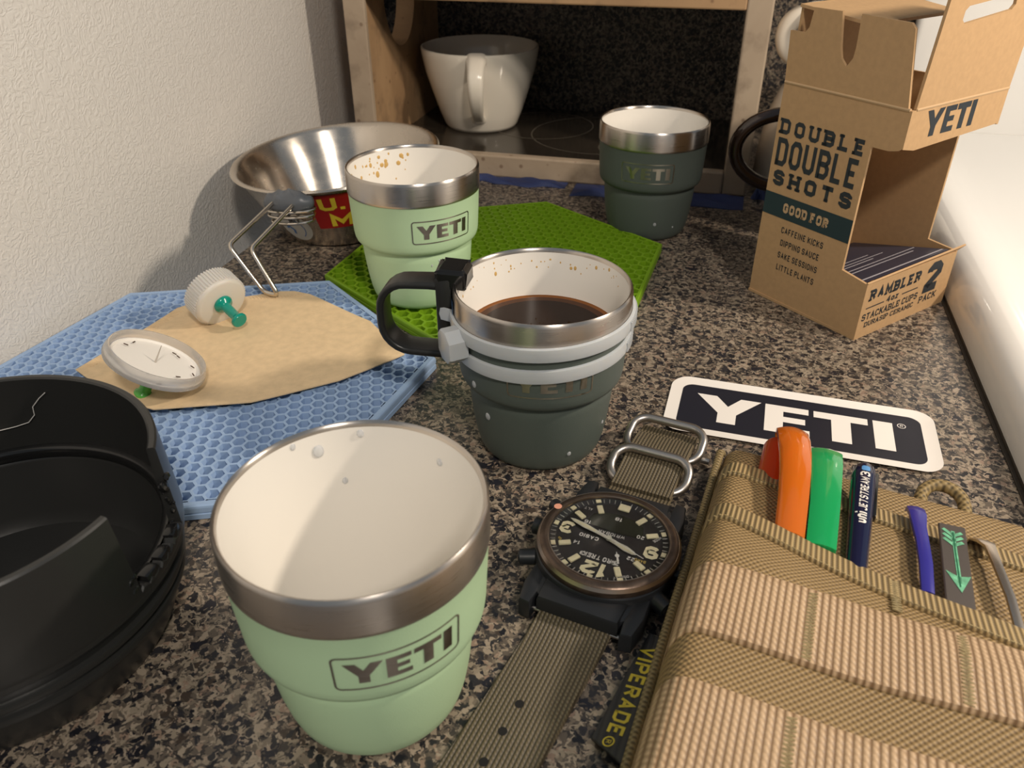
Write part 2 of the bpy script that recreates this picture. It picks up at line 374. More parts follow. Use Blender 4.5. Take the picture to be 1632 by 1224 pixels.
# ------------------------------------------------------------------ lettering: polyline glyphs on a 4 x 6 grid
G = {
 'A': [[(0, 0), (2, 6), (4, 0)], [(.75, 2), (3.25, 2)]],
 'B': [[(0, 0), (0, 6), (3, 6), (4, 5), (4, 4), (3, 3.1), (0, 3.1)], [(3, 3.1), (4, 2.2), (4, 1), (3, 0), (0, 0)]],
 'C': [[(4, 1.6), (4, 1), (3, 0), (1, 0), (0, 1), (0, 5), (1, 6), (3, 6), (4, 5), (4, 4.4)]],
 'D': [[(0, 0), (0, 6), (3, 6), (4, 5), (4, 1), (3, 0), (0, 0), (0, 1)]],
 'E': [[(3.6, 6), (0, 6), (0, 0), (3.6, 0)], [(0, 3), (2.8, 3)]],
 'F': [[(3.6, 6), (0, 6), (0, 0)], [(0, 3), (2.8, 3)]],
 'G': [[(4, 4.4), (4, 5), (3, 6), (1, 6), (0, 5), (0, 1), (1, 0), (3, 0), (4, 1), (4, 2.8), (2.3, 2.8)]],
 'H': [[(0, 0), (0, 6)], [(4, 0), (4, 6)], [(0, 3), (4, 3)]],
 'I': [[(0, 0), (0, 6)]],
 'J': [[(4, 6), (4, 1), (3, 0), (1, 0), (0, 1), (0, 1.6)]],
 'K': [[(0, 0), (0, 6)], [(4, 6), (.2, 2.6)], [(1.3, 3.6), (4, 0)]],
 'L': [[(0, 6), (0, 0), (3.6, 0)]],
 'M': [[(0, 0), (0, 6), (2.4, 1.6), (4.8, 6), (4.8, 0)]],
 'N': [[(0, 0), (0, 6), (4, 0), (4, 6)]],
 'O': [[(0, 1), (0, 5), (1, 6), (3, 6), (4, 5), (4, 1), (3, 0), (1, 0), (0, 1), (0, 2)]],
 'P': [[(0, 0), (0, 6), (3, 6), (4, 5), (4, 3.8), (3, 2.8), (0, 2.8)]],
 'R': [[(0, 0), (0, 6), (3, 6), (4, 5), (4, 3.9), (3, 3), (0, 3)], [(2, 3), (4, 0)]],
 'S': [[(0, 1.5), (0, 1), (1, 0), (3, 0), (4, 1), (4, 2.2), (3, 3), (1, 3.1), (0, 4), (0, 5), (1, 6), (3, 6), (4, 5), (4, 4.5)]],
 'T': [[(-.5, 6), (4.5, 6)], [(2, 6), (2, 0)]],
 'U': [[(0, 6), (0, 1), (1, 0), (3, 0), (4, 1), (4, 6)]],
 'V': [[(0, 6), (2, 0), (4, 6)]],
 'W': [[(0, 6), (1.2, 0), (2.5, 4.6), (3.8, 0), (5, 6)]],
 'X': [[(0, 0), (4, 6)], [(0, 6), (4, 0)]],
 'Y': [[(0, 6), (2, 2.8), (4, 6)], [(2, 2.8), (2, 0)]],
 'Z': [[(0, 6), (4, 6), (0, 0), (4, 0)]],
 '0': [[(0, 1), (0, 5), (1, 6), (2.6, 6), (3.6, 5), (3.6, 1), (2.6, 0), (1, 0), (0, 1), (0, 2)]],
 '1': [[(0, 4.8), (1.4, 6), (1.4, 0)]],
 '2': [[(0, 4.6), (0, 5), (1, 6), (2.8, 6), (3.8, 5), (3.8, 4), (0, .6), (0, 0), (3.9, 0)]],
 '3': [[(0, 5), (1, 6), (3, 6), (4, 5), (4, 4), (3, 3.1), (1.4, 3.1)], [(3, 3.1), (4, 2.2), (4, 1), (3, 0), (1, 0), (0, 1)]],
 '4': [[(2.8, 0), (2.8, 6), (0, 1.8), (4, 1.8)]],
 '6': [[(3.7, 5.2), (3, 6), (1, 6), (0, 5), (0, 1), (1, 0), (2.8, 0), (3.7, 1), (3.7, 2.4), (2.8, 3.3), (.2, 3.1)]],
 '8': [[(1, 3.1), (0, 4), (0, 5), (1, 6), (2.8, 6), (3.8, 5), (3.8, 4), (2.8, 3.1), (1, 3.1), (0, 2.2), (0, 1), (1, 0), (2.8, 0), (3.8, 1), (3.8, 2.2), (2.8, 3.1)]],
 '9': [[(.2, .8), (1, 0), (2.8, 0), (3.8, 1), (3.8, 5), (2.8, 6), (1, 6), (0, 5), (0, 3.6), (1, 2.7), (3.7, 2.9)]],
 'u': [[(0, 4), (0, .8), (.8, 0), (2.2, 0), (3, .8), (3, 4)]], 'n': [[(0, 0), (0, 4)], [(0, 3.2), (.8, 4), (2.2, 4), (3, 3.2), (3, 0)]],
 'i': [[(0, 0), (0, 4)], [(0, 5.3), (0, 6)]], 'o': [[(0, .9), (0, 3.1), (.9, 4), (2.1, 4), (3, 3.1), (3, .9), (2.1, 0), (.9, 0), (0, .9), (0, 1.5)]],
 'z': [[(0, 4), (3, 4), (0, 0), (3, 0)]], '.': [[(0, 0), (0, .8)]], '-': [[(0, 3), (2.4, 3)]], ' ': [],
}
def stroke(pl, t, mb):
    """mitred thick polyline as quads."""
    P = [Vector(p) for p in pl]; L = []; Rr = []
    for i, p in enumerate(P):
        d0 = (P[i] - P[i - 1]).normalized() if i else None; d1 = (P[i + 1] - P[i]).normalized() if i < len(P) - 1 else None
        if d0 is None: d0 = d1
        if d1 is None: d1 = d0
        n0 = Vector((-d0.y, d0.x)); n1 = Vector((-d1.y, d1.x)); mm = (n0 + n1)
        if mm.length < .2: mm = n1
        mm.normalize(); k = t / 2 / max(.45, mm.dot(n1))
        L.append(p + mm * k); Rr.append(p - mm * k)
    for i in range(len(P) - 1):
        mb.add([(q.x, q.y, 0) for q in (L[i], Rr[i], Rr[i + 1], L[i + 1])], [(0, 1, 2, 3)])
def text(s, h, w=None, t=1.0, gap=1.6, slab=False, sx=1.0, shear=0.0):
    """returns MB in the plane, left-bottom at 0,0, height h; fitted to width w when given. t, gap in glyph units."""
    mb = MB(); x = t / 2
    for ch in s:
        if ch == ' ': x += 2.6 * sx; continue
        gl = G[ch]; wd = max([p[0] for pl in gl for p in pl] + [0]) * sx
        k = (6 - t) / 6
        for pl in gl:
            q = [(x + a * sx, t / 2 + b * k) for a, b in pl]
            q = [(a + (b - t / 2) * 0, b) for a, b in q]
            # extend open ends to the cap height / base line
            def ext(p, o):
                d = Vector(p) - Vector(o)
                if abs(d.x) < .01 and (p[1] < t / 2 + .02 or p[1] > 6 - t / 2 - .02): return (p[0], p[1] + (t / 2 if d.y > 0 else -t / 2))
                return p
            if len(q) > 1: q[0] = ext(q[0], q[1]); q[-1] = ext(q[-1], q[-2])
            stroke(q, t, mb)
            if slab:
                for e, o in ((q[0], q[1]), (q[-1], q[-2])):
                    dx, dy = e[0] - o[0], e[1] - o[1]
                    if abs(dy) > abs(dx) * .5 and (e[1] < .8 or e[1] > 5.2):
                        yb = t * .36 if e[1] < 3 else 6 - t * .36
                        ks = .62 if ch == 'T' else .86; stroke([(e[0] - t * ks, yb), (e[0] + t * ks, yb)], t * .6, mb)
                    elif abs(dx) > abs(dy) and (e[1] < .8 or e[1] > 5.2) and ch in 'ELFZ':
                        y2 = e[1] + (1.5 if e[1] < 3 else -1.5)
                        stroke([(e[0], e[1] + (-t / 2 if e[1] < 3 else t / 2)), (e[0], y2)], t * .7, mb)
                if ch in 'BDPREF':   # serifs on the spine
                    for yb in (t * .36, 6 - t * .36): stroke([(x - t * 1.0, yb), (x, yb)], t * .72, mb)
                if ch == 'L': stroke([(x - t * 1.0, t * .36), (x, t * .36)], t * .72, mb)
        x += wd + t + gap
    tot = x - gap - t / 2
    kx = (w / tot) if w else h / 6
    mb.map(lambda a, b, c: ((a + shear * b) * kx, b * h / 6, c)); mb.width = tot * kx
    return mb
YETI = [[(0, 1), (.50, 1), (.80, .64), (1.10, 1), (1.60, 1), (1.02, .36), (1.02, 0), (.57, 0), (.57, .36)],
        [(1.70, 1), (2.74, 1), (2.74, .79), (2.14, .79), (2.14, .60), (2.66, .60), (2.66, .40), (2.14, .40), (2.14, .21), (2.76, .21), (2.76, 0), (1.70, 0)],
        [(2.86, 1), (4.12, 1), (4.12, .77), (3.72, .77), (3.72, 0), (3.27, 0), (3.27, .77), (2.86, .77)],
        [(4.24, 1), (4.69, 1), (4.69, 0), (4.24, 0)]]
def yeti(w, h):
    bm = bmesh.new()
    for pl in YETI:
        bm.faces.new([bm.verts.new(((x / 4.69 - .5) * w, (y - .5) * h, 0)) for x, y in pl])
    bmesh.ops.triangulate(bm, faces=bm.faces[:]); return from_bm(bm)
def outline(w, h, r, t):
    o = rrect(w, h, r); i = rrect(w - 2 * t, h - 2 * t, max(.1, r - t)); n = len(o)
    return MB().add([(x, y, 0) for x, y in o] + [(x, y, 0) for x, y in i], [(k, (k + 1) % n, n + (k + 1) % n, n + k) for k in range(n)])
def slice_x(mb, step):
    bm = bmesh.new(); vs = [bm.verts.new(v) for v in mb.v]
    for f in mb.f:
        try: bm.faces.new([vs[i] for i in f])
        except ValueError: pass
    x0 = min(v[0] for v in mb.v); x1 = max(v[0] for v in mb.v); x = x0 + step
    while x < x1:
        bmesh.ops.bisect_plane(bm, geom=bm.verts[:] + bm.edges[:] + bm.faces[:], plane_co=(x, 0, 0), plane_no=(1, 0, 0)); x += step
    return from_bm(bm)

# ------------------------------------------------------------------ room axes: the counter runs 15 degrees clockwise of the view
A15 = math.radians(15); UX = Vector((math.cos(A15), -math.sin(A15), 0)); WY = Vector((math.sin(A15), math.cos(A15), 0))
def uw(u, w, z=0.0): p = UX * u + WY * w; return (p.x, p.y, z)
RZ = -A15                       # local x = across the counter, local y = away along it

# countertop
ct = thing('countertop', 'speckled brown and black granite look laminate countertop', 'countertop', (0, 0, 0), RZ)
obj('counter_slab', box(-263, 116.5, -60, 712, -38, 0), M['granite'], ct)
obj('seam_strip', box(116.5, 118, -60, 712, -38, 0.5), M['seam'], ct, label='dark seam along the stove side edge')
# back wall
wb = obj('wall_back', box(-420, 420, 705, 720, -400, 600), M['backsplash']); wb.rotation_euler = (0, 0, RZ); wb['kind'] = 'structure'
wb['label'] = 'dark mottled granite look backsplash wall behind the wooden shelf'
# refrigerator
fr = thing('refrigerator', 'white refrigerator with pebble textured side beside the counter', 'refrigerator', (*uw(-297, 150)[:2], -380), RZ)
obj('side_panel', box(-40, 0, -500, 530, 0, 900, 3, 2), M['fridge'], fr, True)
obj('rear_edge', box(-40, -2, 530, 545, 0, 900), M['fridge_smooth'], fr, label='smooth grey rear edge')
# stove
st = thing('stove', 'white enamel stove top with a rolled raised edge along the counter', 'stove', (*uw(118.5, 300)[:2], -38), RZ)
def stove_profile():
    pts = [(0, 0), (0, 40), (.8, 47), (2.6, 52.0), (6, 56), (11, 58.4), (17, 59), (24, 58.0), (34, 54.8), (44, 53.6), (60, 53.2), (330, 53.2), (330, 0)]
    return pts
mb = MB(); pr = stove_profile(); n = len(pr)
mb.add([(x, -400, z) for x, z in pr] + [(x, 402, z) for x, z in pr], [(i, (i + 1) % n, n + (i + 1) % n, n + i) for i in range(n)] + [tuple(range(n))[::-1], tuple(range(n, 2 * n))])
obj('cooktop', mb, M['enamel'], st, True, 50)
obj('back_panel', box(4, 330, 388, 401, 50, 330, 5, 3), M['enamel'], st, True)
obj('side_trim', box(-.4, .6, -400, 402, 36, 39.6, .3), M['seam'], st, label='dark joint line')

# ------------------------------------------------------------------ wooden shelf standing at the back
sh = thing('wooden_shelf', 'weathered wooden shelf stand with dark glossy floor against the backsplash', 'shelf', uw(-122, 545), RZ)
# local x: -140..141 ; y: 0..145
def side_board(x0, x1, hole):
    y0, y1, z0, z1 = 0, 145, 0, 190
    mb = MB()
    if not hole: return box(x0, x1, y0, y1, z0, z1, 1.2)
    hy, hz, ry, rz = hole; nn = 32
    hol = [(hy + ry * math.cos(2 * pi * i / nn), hz + rz * math.sin(2 * pi * i / nn)) for i in range(nn)]
    out = []
    for i in range(nn):      # radial projection of the hole onto the board's outline
        a = 2 * pi * i / nn; dx, dz = math.cos(a) * ry, math.sin(a) * rz
        k = min([((y1 - hy) / dx) if dx > 1e-9 else 1e9, ((y0 - hy) / dx) if dx < -1e-9 else 1e9, ((z1 - hz) / dz) if dz > 1e-9 else 1e9, ((z0 - hz) / dz) if dz < -1e-9 else 1e9])
        out.append((hy + dx * k, hz + dz * k))
    for x, flip in ((x0, 0), (x1, 1)):
        vs = [(x, y, z) for y, z in hol] + [(x, y, z) for y, z in out]
        fs = [(i, (i + 1) % nn, nn + (i + 1) % nn, nn + i) for i in range(nn)]
        mb.add(vs, fs)
    mb.add([(x0, y, z) for y, z in hol] + [(x1, y, z) for y, z in hol], [(i, (i + 1) % nn, nn + (i + 1) % nn, nn + i) for i in range(nn)])
    for cy, cz in ((y0, z0), (y0, z1), (y1, z0), (y1, z1)):   # board corners
        k = min(range(nn), key=lambda i: (out[i][0] - cy) ** 2 + (out[i][1] - cz) ** 2)
        for x in (x0, x1):
            for q in ((k + 1) % nn, (k - 1) % nn):
                mb.add([(x, *out[k]), (x, *out[q]), (x, cy, cz)], [(0, 1, 2)])
    mb.merge(box(x0, x1, y0, y0 + .01, z0, z1)); mb.merge(box(x0, x1, y1 - .01, y1, z0, z1)); mb.merge(box(x0, x1, y0, y1, z1 - .01, z1)); mb.merge(box(x0, x1, y0, y1, z0, z0 + .01))
    return mb
lb = obj('side_board', side_board(-140, -125.5, (64, 112, 30, 38)), M['wood_brown'], sh, label='stained side board with a hand hole')
obj('front_edge', box(-140.6, -125, -1, 3, 0, 190, .6), M['wood_grey'], lb)
rb = obj('side_board', side_board(122.8, 138.5, None), M['wood_grey'], sh)
obj('shelf_floor', box(-125.5, 122.8, 5, 144, 4, 13.5, .5), M['shelf_glass'], sh, label='dark glossy shelf floor with ring stains')
obj('front_lip', box(-125.5, 122.8, -1, 7, 0, 15.5, 1.2), M['wood_grey'], sh)
obj('top_board', box(-125.5, 122.8, 0, 140, 114, 132, 1), M['wood_brown'], sh)
for (cx, cy, r) in ((62, 48, 31), (-22, 92, 40), (26, 76, 52)):
    n = 64; w_ = .55
    obj('ring_stain', MB().add([(cx + (r - w_ + 2 * w_ * j) * math.cos(2 * pi * i / n), cy + (r - w_ + 2 * w_ * j) * math.sin(2 * pi * i / n) * .98, 13.62) for j in (0, 1) for i in range(n)], [(i, (i + 1) % n, n + (i + 1) % n, n + i) for i in range(n)]), plain('dried_ring', (.10, .085, .065), .4), sh)

# ------------------------------------------------------------------ stackable cups
CUP_OUT = [(19.0, 0), (20.6, .25), (22.0, 1.2), (23.2, 3.2), (24.2, 7), (25.2, 13), (26.0, 20), (26.5, 26), (26.5, 28.6), (26.0, 30.2), (26.2, 31.2), (28.2, 31.5), (29.2, 32.3), (29.75, 33.8), (30.0, 36), (30.2, 40), (30.6, 47), (30.9, 54.6)]
def cup_r(z):
    for (r0, z0), (r1, z1) in zip(CUP_OUT, CUP_OUT[1:]):
        if z0 <= z <= z1: return r0 + (r1 - r0) * (z - z0) / (z1 - z0)
    return 31.2
def wrap(mb, th, zc, off=.12, step=.8):
    mb = slice_x(mb, step)
    return mb.map(lambda x, y, z: ((cup_r(zc + y) + off) * math.cos(th + x / 30.2), (cup_r(zc + y) + off) * math.sin(th + x / 30.2), zc + y))
def liner_r(z): return 20.5 + (29.9 - 20.5) * min(1, ((z - 4) / 60.0)) ** .85 if z > 4 else 20.5
def make_cup(label, loc, coat, etch, th, drops_in=(), drops_out=(), splash=0, seed=1):
    t = thing('stackable_cup', label, 'cup', loc, 0.0, 'small insulated stackable cups')
    obj('body', lathe([(0.01, 0.6), (17, .6)] + CUP_OUT + [(31.0, 55.0)], 96), coat, t, True, 32)
    obj('steel_rim', lathe([(30.7, 54.7), (31.25, 55.0), (31.35, 56), (31.3, 64.6), (31.1, 65.5), (30.75, 65.95), (30.3, 65.8), (30.0, 65.2), (29.9, 64.2)], 96), M['rim'], t, True, 60)
    lz = [64.4, 62, 58, 52, 46, 40, 34, 28, 22, 16, 11, 8, 6]
    obj('ceramic_lining', lathe([(liner_r(z), z) for z in lz] + [(20.3, 4.6), (18, 3.9), (.01, 3.8)], 96), M['ceramic'], t, True)
    lg = obj('logo', wrap(yeti(25.2, 6.6), th, 43.2), etch, t, label='etched grey maker logo in a rounded frame')
    obj('logo_frame', wrap(outline(30, 11.2, 1.5, .5), th, 43.2), etch, lg)
    for a, z, r in drops_in:
        a = math.radians(a); rr = liner_r(z) - .1
        d = sphere(r, 14, 8, 0, 0, 0, 1, 1.25, .45).xf(align_z((rr * math.cos(a), rr * math.sin(a), z), (-math.cos(a), -math.sin(a), .12)))
        obj('water_drop', d, M['water'], t, True)
    for a, z, r in drops_out:
        a = math.radians(a); rr = cup_r(z)
        d = sphere(r, 14, 8, 0, 0, 0, 1, 1.3, .5).xf(align_z((rr * math.cos(a), rr * math.sin(a), z), (math.cos(a), math.sin(a), 0)))
        obj('water_drop', d, M['water'], t, True)
    if splash:
        rg = random.Random(seed); mb = MB()
        for k in range(splash):
            a0, a1, z0, z1 = (96, 178, 50, 63) if seed == 1 else (18, 168, 57, 63.4)
            a = math.radians(rg.uniform(a0, a1)); z = rg.uniform(z0, z1); r = rg.choice((.35, .4, .5, .5, .7, .9, 1.15) if seed == 1 else (.18, .2, .22, .25, .3, .35, .6))
            rr = liner_r(z) - .02
            mb.merge(sphere(r, 10, 6, 0, 0, 0, 1, rg.uniform(1, 1.5), .16).xf(align_z((rr * math.cos(a), rr * math.sin(a), z), (-math.cos(a), -math.sin(a), .15))))
        obj('coffee_splashes', mb, M['coffee_spot'], t, True, kind='stuff')
    return t
D = math.radians
make_cup('mint green cup with white inside, empty and nearest, beside the watch strap', (-36.6, 140.2, 0), M['mint'], M['etched'], D(-65),
         drops_in=((96, 62.5, 1.0), (118, 59.5, 1.5), (130, 63.2, .8), (107, 49, .8), (52, 58, .9)))
make_cup('mint green cup with coffee splashes inside, standing on the green mat', (-46.2, 371.5, 5.0), M['mint'], M['etched'], D(-59), drops_out=((-62, 27, .6), (-70, 25, .5)), splash=34, seed=1)
cupc = make_cup('dark green cup full of coffee with zip tied black handle', (10.8, 252.5, 0), M['spruce'], M['etched_dark'], D(-86),
         drops_out=((-143, 36, 1.1), (-138, 22, 1.2), (-67, 9, .8), (-30, 16, .7), (-150, 30, .5)), splash=46, seed=3)
make_cup('dark green empty cup at the back in front of the wooden shelf', (82.4, 467.5, 0), M['spruce'], M['etched_dark'], D(-103), drops_out=((-88, 12, .9), (-60, 9, .5)))
# coffee in the third cup
cz = 47.5
cf = thing('coffee', 'black coffee filling the zip tied dark green cup', 'coffee', (10.8, 252.5, 40))
obj('liquid', lathe([(.01, cz - 40.0), (liner_r(cz) - 4.4, cz - 40.0)], 72), M['coffee'], cf, True)
obj('middle_ring', lathe([(liner_r(cz) - 4.4, cz - 40.0), (liner_r(cz) - 1.7, cz - 40.0)], 72), M['coffee_mid'], cf, True)
obj('thin_edge', lathe([(liner_r(cz) - 1.7, cz - 40.0), (liner_r(cz) - .6, cz - 40.0), (liner_r(cz) - .05, cz - 39.8)], 72), M['coffee_thin'], cf, True, label='amber edge')
# handle and ties
ha = Vector((-.985, .17, 0)); hs = Vector((.17, .985, 0))     # out from the cup, across the band
def hp(o, z): p = ha * o; return (p.x, p.y, z)
path = [hp(31, 63.5), hp(40, 63.8), hp(48, 63.4)] + [hp(48 + 10.5 * math.sin(D(a)), 53 + 10.5 * math.cos(D(a))) for a in (15, 30, 45, 60, 75, 90)] + [hp(58.5, 47)] + [hp(48 + 10.5 * math.sin(D(a)), 47 + 10.5 * math.cos(D(a))) for a in (105, 120, 135, 150, 165, 180)] + [hp(40, 36.4), hp(31, 36.4)]
sec = [(a, b) for a, b in rrect(10.6, 2.8, 1.2, 3)]
hd = obj('handle', tube(path, 1, prof=sec, up=hs), M['black'], cupc, True, 50)
rg = random.Random(5)
blk = box(-6.2, 6.2, -2.6, 3.6, 9, 38, 1.4, 2).map(lambda x, y, z: (x, y, z))
blk.xf(frame((*(ha * 34.6)[:2], 30), -hs, -ha))
obj('clamp_block', blk, M['black'], hd, True)
top = box(-6.0, 6.0, -4, 7.2, 0, 7.5, 1.6, 3).map(lambda x, y, z: (x + rg.uniform(-.5, .5), y + rg.uniform(-.6, .6), z + rg.uniform(-.6, .6)))
obj('glued_top', top.xf(frame((*(ha * 33.2)[:2], 63.2), -hs, -ha)), M['black_gloss'], hd, True, 20, label='rough glued black lump over the rim')
obj('blue_tape', lathe([(31.7, 50), (31.75, 62)], 3, D(186), D(192)), M['tape_blue'], hd)
def tie(zc, r, tilt):
    n = 96; vs = []; fs = []
    for i in range(n):
        a = 2 * pi * i / n; rr = r + (3.6 if abs((math.degrees(a) - 170 + 180) % 360 - 180) < 12 else 0)
        zz = zc + tilt * math.cos(a)
        for dr, dz in ((0, -2.6), (1.0, -2.3), (1.35, 0), (1.0, 2.3), (0, 2.6), (-.4, 0)): vs.append(((rr + dr) * math.cos(a), (rr + dr) * math.sin(a), zz + dz))
    for i in range(n):
        j = (i + 1) % n
        for q in range(6): fs.append((i * 6 + q, i * 6 + (q + 1) % 6, j * 6 + (q + 1) % 6, j * 6 + q))
    return MB().add(vs, fs)
z1 = obj('zip_tie', tie(55.4, 31.5, 1.2), M['nylon'], cupc, True, 35)
z2 = obj('zip_tie', tie(46.8, 30.7, 1.6), M['nylon'], cupc, True, 35)
def teeth(zc, r, tilt):
    mb = MB()
    for k in range(24):
        a = D(-26 + k * 1.9); zz = zc + tilt * math.cos(a)
        mb.merge(box(-.28, .28, -.25, .35, -1.7, 1.7).xf(Matrix.Translation(((r + 1.3) * math.cos(a), (r + 1.3) * math.sin(a), zz)) @ Matrix.Rotation(a - pi / 2, 4, 'Z')))
    return mb
obj('tie_teeth', teeth(55.4, 31.5, 1.2), M['nylon'], z1, kind='stuff'); obj('tie_teeth', teeth(46.8, 30.7, 1.6), M['nylon'], z2, kind='stuff')
hx = prism([(-5.2, -2.8), (-2.2, -5.8), (2.6, -5.6), (5.2, -3.2), (5.0, 3.0), (1.2, 6.0), (-3.2, 5.4), (-5.2, 3.0)], -3.5, 3.5, .8)
a = D(207)
obj('tie_head', hx.xf(frame((34.6 * math.cos(a), 34.6 * math.sin(a), 50.5), (-math.sin(a), math.cos(a), 0), (0, 0, 1))), M['nylon'], z1, True, 30)
obj('tie_head', box(-4, 4, -3, 3, -3, 3, .8).xf(frame((33.5 * math.cos(D(168)), 33.5 * math.sin(D(168)), 44), (-math.sin(D(168)), math.cos(D(168)), 0), (0, 0, 1))), M['nylon'], z2, True, 30)

# ------------------------------------------------------------------ honeycomb mats
def honeycomb(name, label, centre, Rh, rot, th, s, wall, mat, rim, floor, open_share=0.0):
    rg = random.Random(11)
    t = thing(name, label, 'mat', (*centre, 0), rot, 'hexagonal silicone mats')
    ap = Rh * math.cos(pi / 6)
    def inside(x, y, marg):
        return all(x * math.cos(pi / 6 + k * pi / 3) + y * math.sin(pi / 6 + k * pi / 3) < ap - marg for k in range(6))
    mb = MB(); si = s - wall / math.sqrt(3)
    nx = int(Rh / (1.5 * s)) + 2
    for i in range(-nx, nx + 1):
        for j in range(-nx, nx + 1):
            x = 1.5 * s * i; y = math.sqrt(3) * s * (j + (.5 if i % 2 else 0))
            if not inside(x, y, rim * .5): continue
            o = [(x + s * math.cos(k * pi / 3), y + s * math.sin(k * pi / 3)) for k in range(6)]
            q = [(x + si * math.cos(k * pi / 3), y + si * math.sin(k * pi / 3)) for k in range(6)]
            def clip(p):
                for k in range(6):
                    a = pi / 6 + k * pi / 3; d = p[0] * math.cos(a) + p[1] * math.sin(a) - (ap - 1)
                    if d > 0: p = (p[0] - d * math.cos(a), p[1] - d * math.sin(a))
                return p
            o = [clip(p) for p in o]; q = [clip(p) for p in q]
            vs = [(*p, th) for p in o] + [(*p, th) for p in q] + [(*p, floor) for p in q]
            fs = [(k, (k + 1) % 6, 6 + (k + 1) % 6, 6 + k) for k in range(6)] + [(6 + k, 6 + (k + 1) % 6, 12 + (k + 1) % 6, 12 + k) for k in range(6)]
            if rg.random() > (open_share if x < 48 or not open_share else .8): fs.append((12, 13, 14, 15, 16, 17))
            else: vs += [(*p, 0.1) for p in q]; fs += [(12 + k, 12 + (k + 1) % 6, 18 + (k + 1) % 6, 18 + k) for k in range(6)]
            mb.add(vs, fs)
    obj('honeycomb', mb, mat, t, kind='stuff')
    prof = [(Rh - rim, th + .05), (Rh - .8, th + .25), (Rh - .2, th - .2), (Rh, th - .9), (Rh, th * .55), (Rh - .5, th * .5), (Rh - .5, th * .45), (Rh, th * .4), (Rh, .4), (Rh - .5, 0), (Rh - rim, 0), (Rh - rim, th + .05)]
    obj('border', lathe(prof, 6), mat, t)
    return t
honeycomb('silicone_mat', 'pale blue hexagonal honeycomb silicone mat under the filter paper', (-132.5, 289.5), 100.0, D(7.8), 6.0, 3.1, 1.0, M['blue'], 3.2, .8, 0.12)
honeycomb('silicone_mat', 'bright green hexagonal honeycomb silicone mat under a mint cup', (-6.5, 411.0), 95.0, D(11.8), 5.0, 3.9, 1.2, M['green'], 2.2, 1.6)

# ------------------------------------------------------------------ filter paper
pts = [(-186, 292), (-163, 350), (-158, 354), (-133, 362), (-117, 368), (-110, 368), (-101, 364), (-67, 336), (-47, 303), (-72, 282), (-104, 265), (-140, 259), (-158, 268)]
cx, cy = -115, 315
def pz(x, y):      # lies on the mat, the near edge lifts a little
    d = max(0.0, (300 - y) / 45.0); e = max(0.0, (x + 75) / 30.0)
    return 6.5 + 2.6 * min(1.3, d) ** 2 * (1 if x > -150 else .6) + .5 * math.sin(x * .06) * math.sin(y * .07) + .5 + 1.2 * min(1, e) ** 2
fpaper = thing('coffee_filter', 'unbleached tan paper coffee filter lying on the blue mat', 'coffee filter', (cx, cy, 6.3))
mb = MB(); rings = 10; m = 0
den = []
for (x0, y0), (x1, y1) in zip(pts, pts[1:] + pts[:1]):
    for k in range(6): den.append((x0 + (x1 - x0) * k / 6, y0 + (y1 - y0) * k / 6))
n = len(den); vs = [(0, 0, pz(cx, cy) - 6.3)]
for j in range(1, rings + 1):
    for x, y in den:
        X, Y = cx + (x - cx) * j / rings, cy + (y - cy) * j / rings
        vs.append((X - cx, Y - cy, pz(X, Y) - 6.3))
fs = [(0, 1 + i, 1 + (i + 1) % n) for i in range(n)]
for j in range(rings - 1):
    for i in range(n): fs.append((1 + j * n + i, 1 + (j + 1) * n + i, 1 + (j + 1) * n + (i + 1) % n, 1 + j * n + (i + 1) % n))
mb.add(vs, fs); low = MB(); low.add([(x, y, z - .5) for x, y, z in vs], fs); mb.merge(low)
b0 = 1 + (rings - 1) * n; L0 = len(vs)
for i in range(n): mb.f.append((b0 + i, b0 + (i + 1) % n, L0 + b0 + (i + 1) % n, L0 + b0 + i)); mb.mi.append(0)
obj('paper_sheet', mb, M['paper'], fpaper, True, 60)
def crimp(p0, p1, width, n):       # pressed seam: little ridges across the edge
    mb = MB(); p0 = Vector(p0); p1 = Vector(p1); d = (p1 - p0).normalized(); nn = Vector((d.y, -d.x))
    for k in range(n):
        c = p0 + (p1 - p0) * ((k + .5) / n) + nn * (width / 2 + 1.0)
        z = pz(c.x, c.y) - 6.3
        mb.merge(box(-.32, .32, -width / 2, width / 2, -.05, .22, .08, 1).xf(Matrix.Translation((c.x - cx, c.y - cy, z)) @ Matrix.Rotation(math.atan2(d.y, d.x) + .5, 4, 'Z')))
    return mb
obj('crimped_seam', crimp((-185, 295), (-164, 348), 4.5, 34), M['paper'], fpaper, kind='stuff')
obj('crimped_seam', crimp((-131, 363), (-104, 366), 4.0, 16), M['paper'], fpaper, kind='stuff')

# ------------------------------------------------------------------ bottle caps and push pins
def push_pin(name, label, mat, mtx, base, needle_up, body=14.0):
    """mtx maps pin axis (+z from needle tip side to head) into the world."""
    t = thing(name, label, 'push pin', base)
    inv = Matrix.Translation(-Vector(base))
    prof = [(.01, 0), (4.4, 0), (4.5, .6), (4.0, 1.6), (2.6, 2.4), (2.3, 3.2), (2.3, body - 3.2), (2.8, body - 2.2), (3.6, body - 1.5), (3.7, body - .6), (3.3, body), (.01, body)]
    obj('grip', lathe(prof, 28).xf(mtx).xf(inv), mat, t, True, 50)
    obj('needle', cyl(.12, .5, -needle_up, .2, 10).xf(mtx).xf(inv), M['needle'], t, True)
    return t
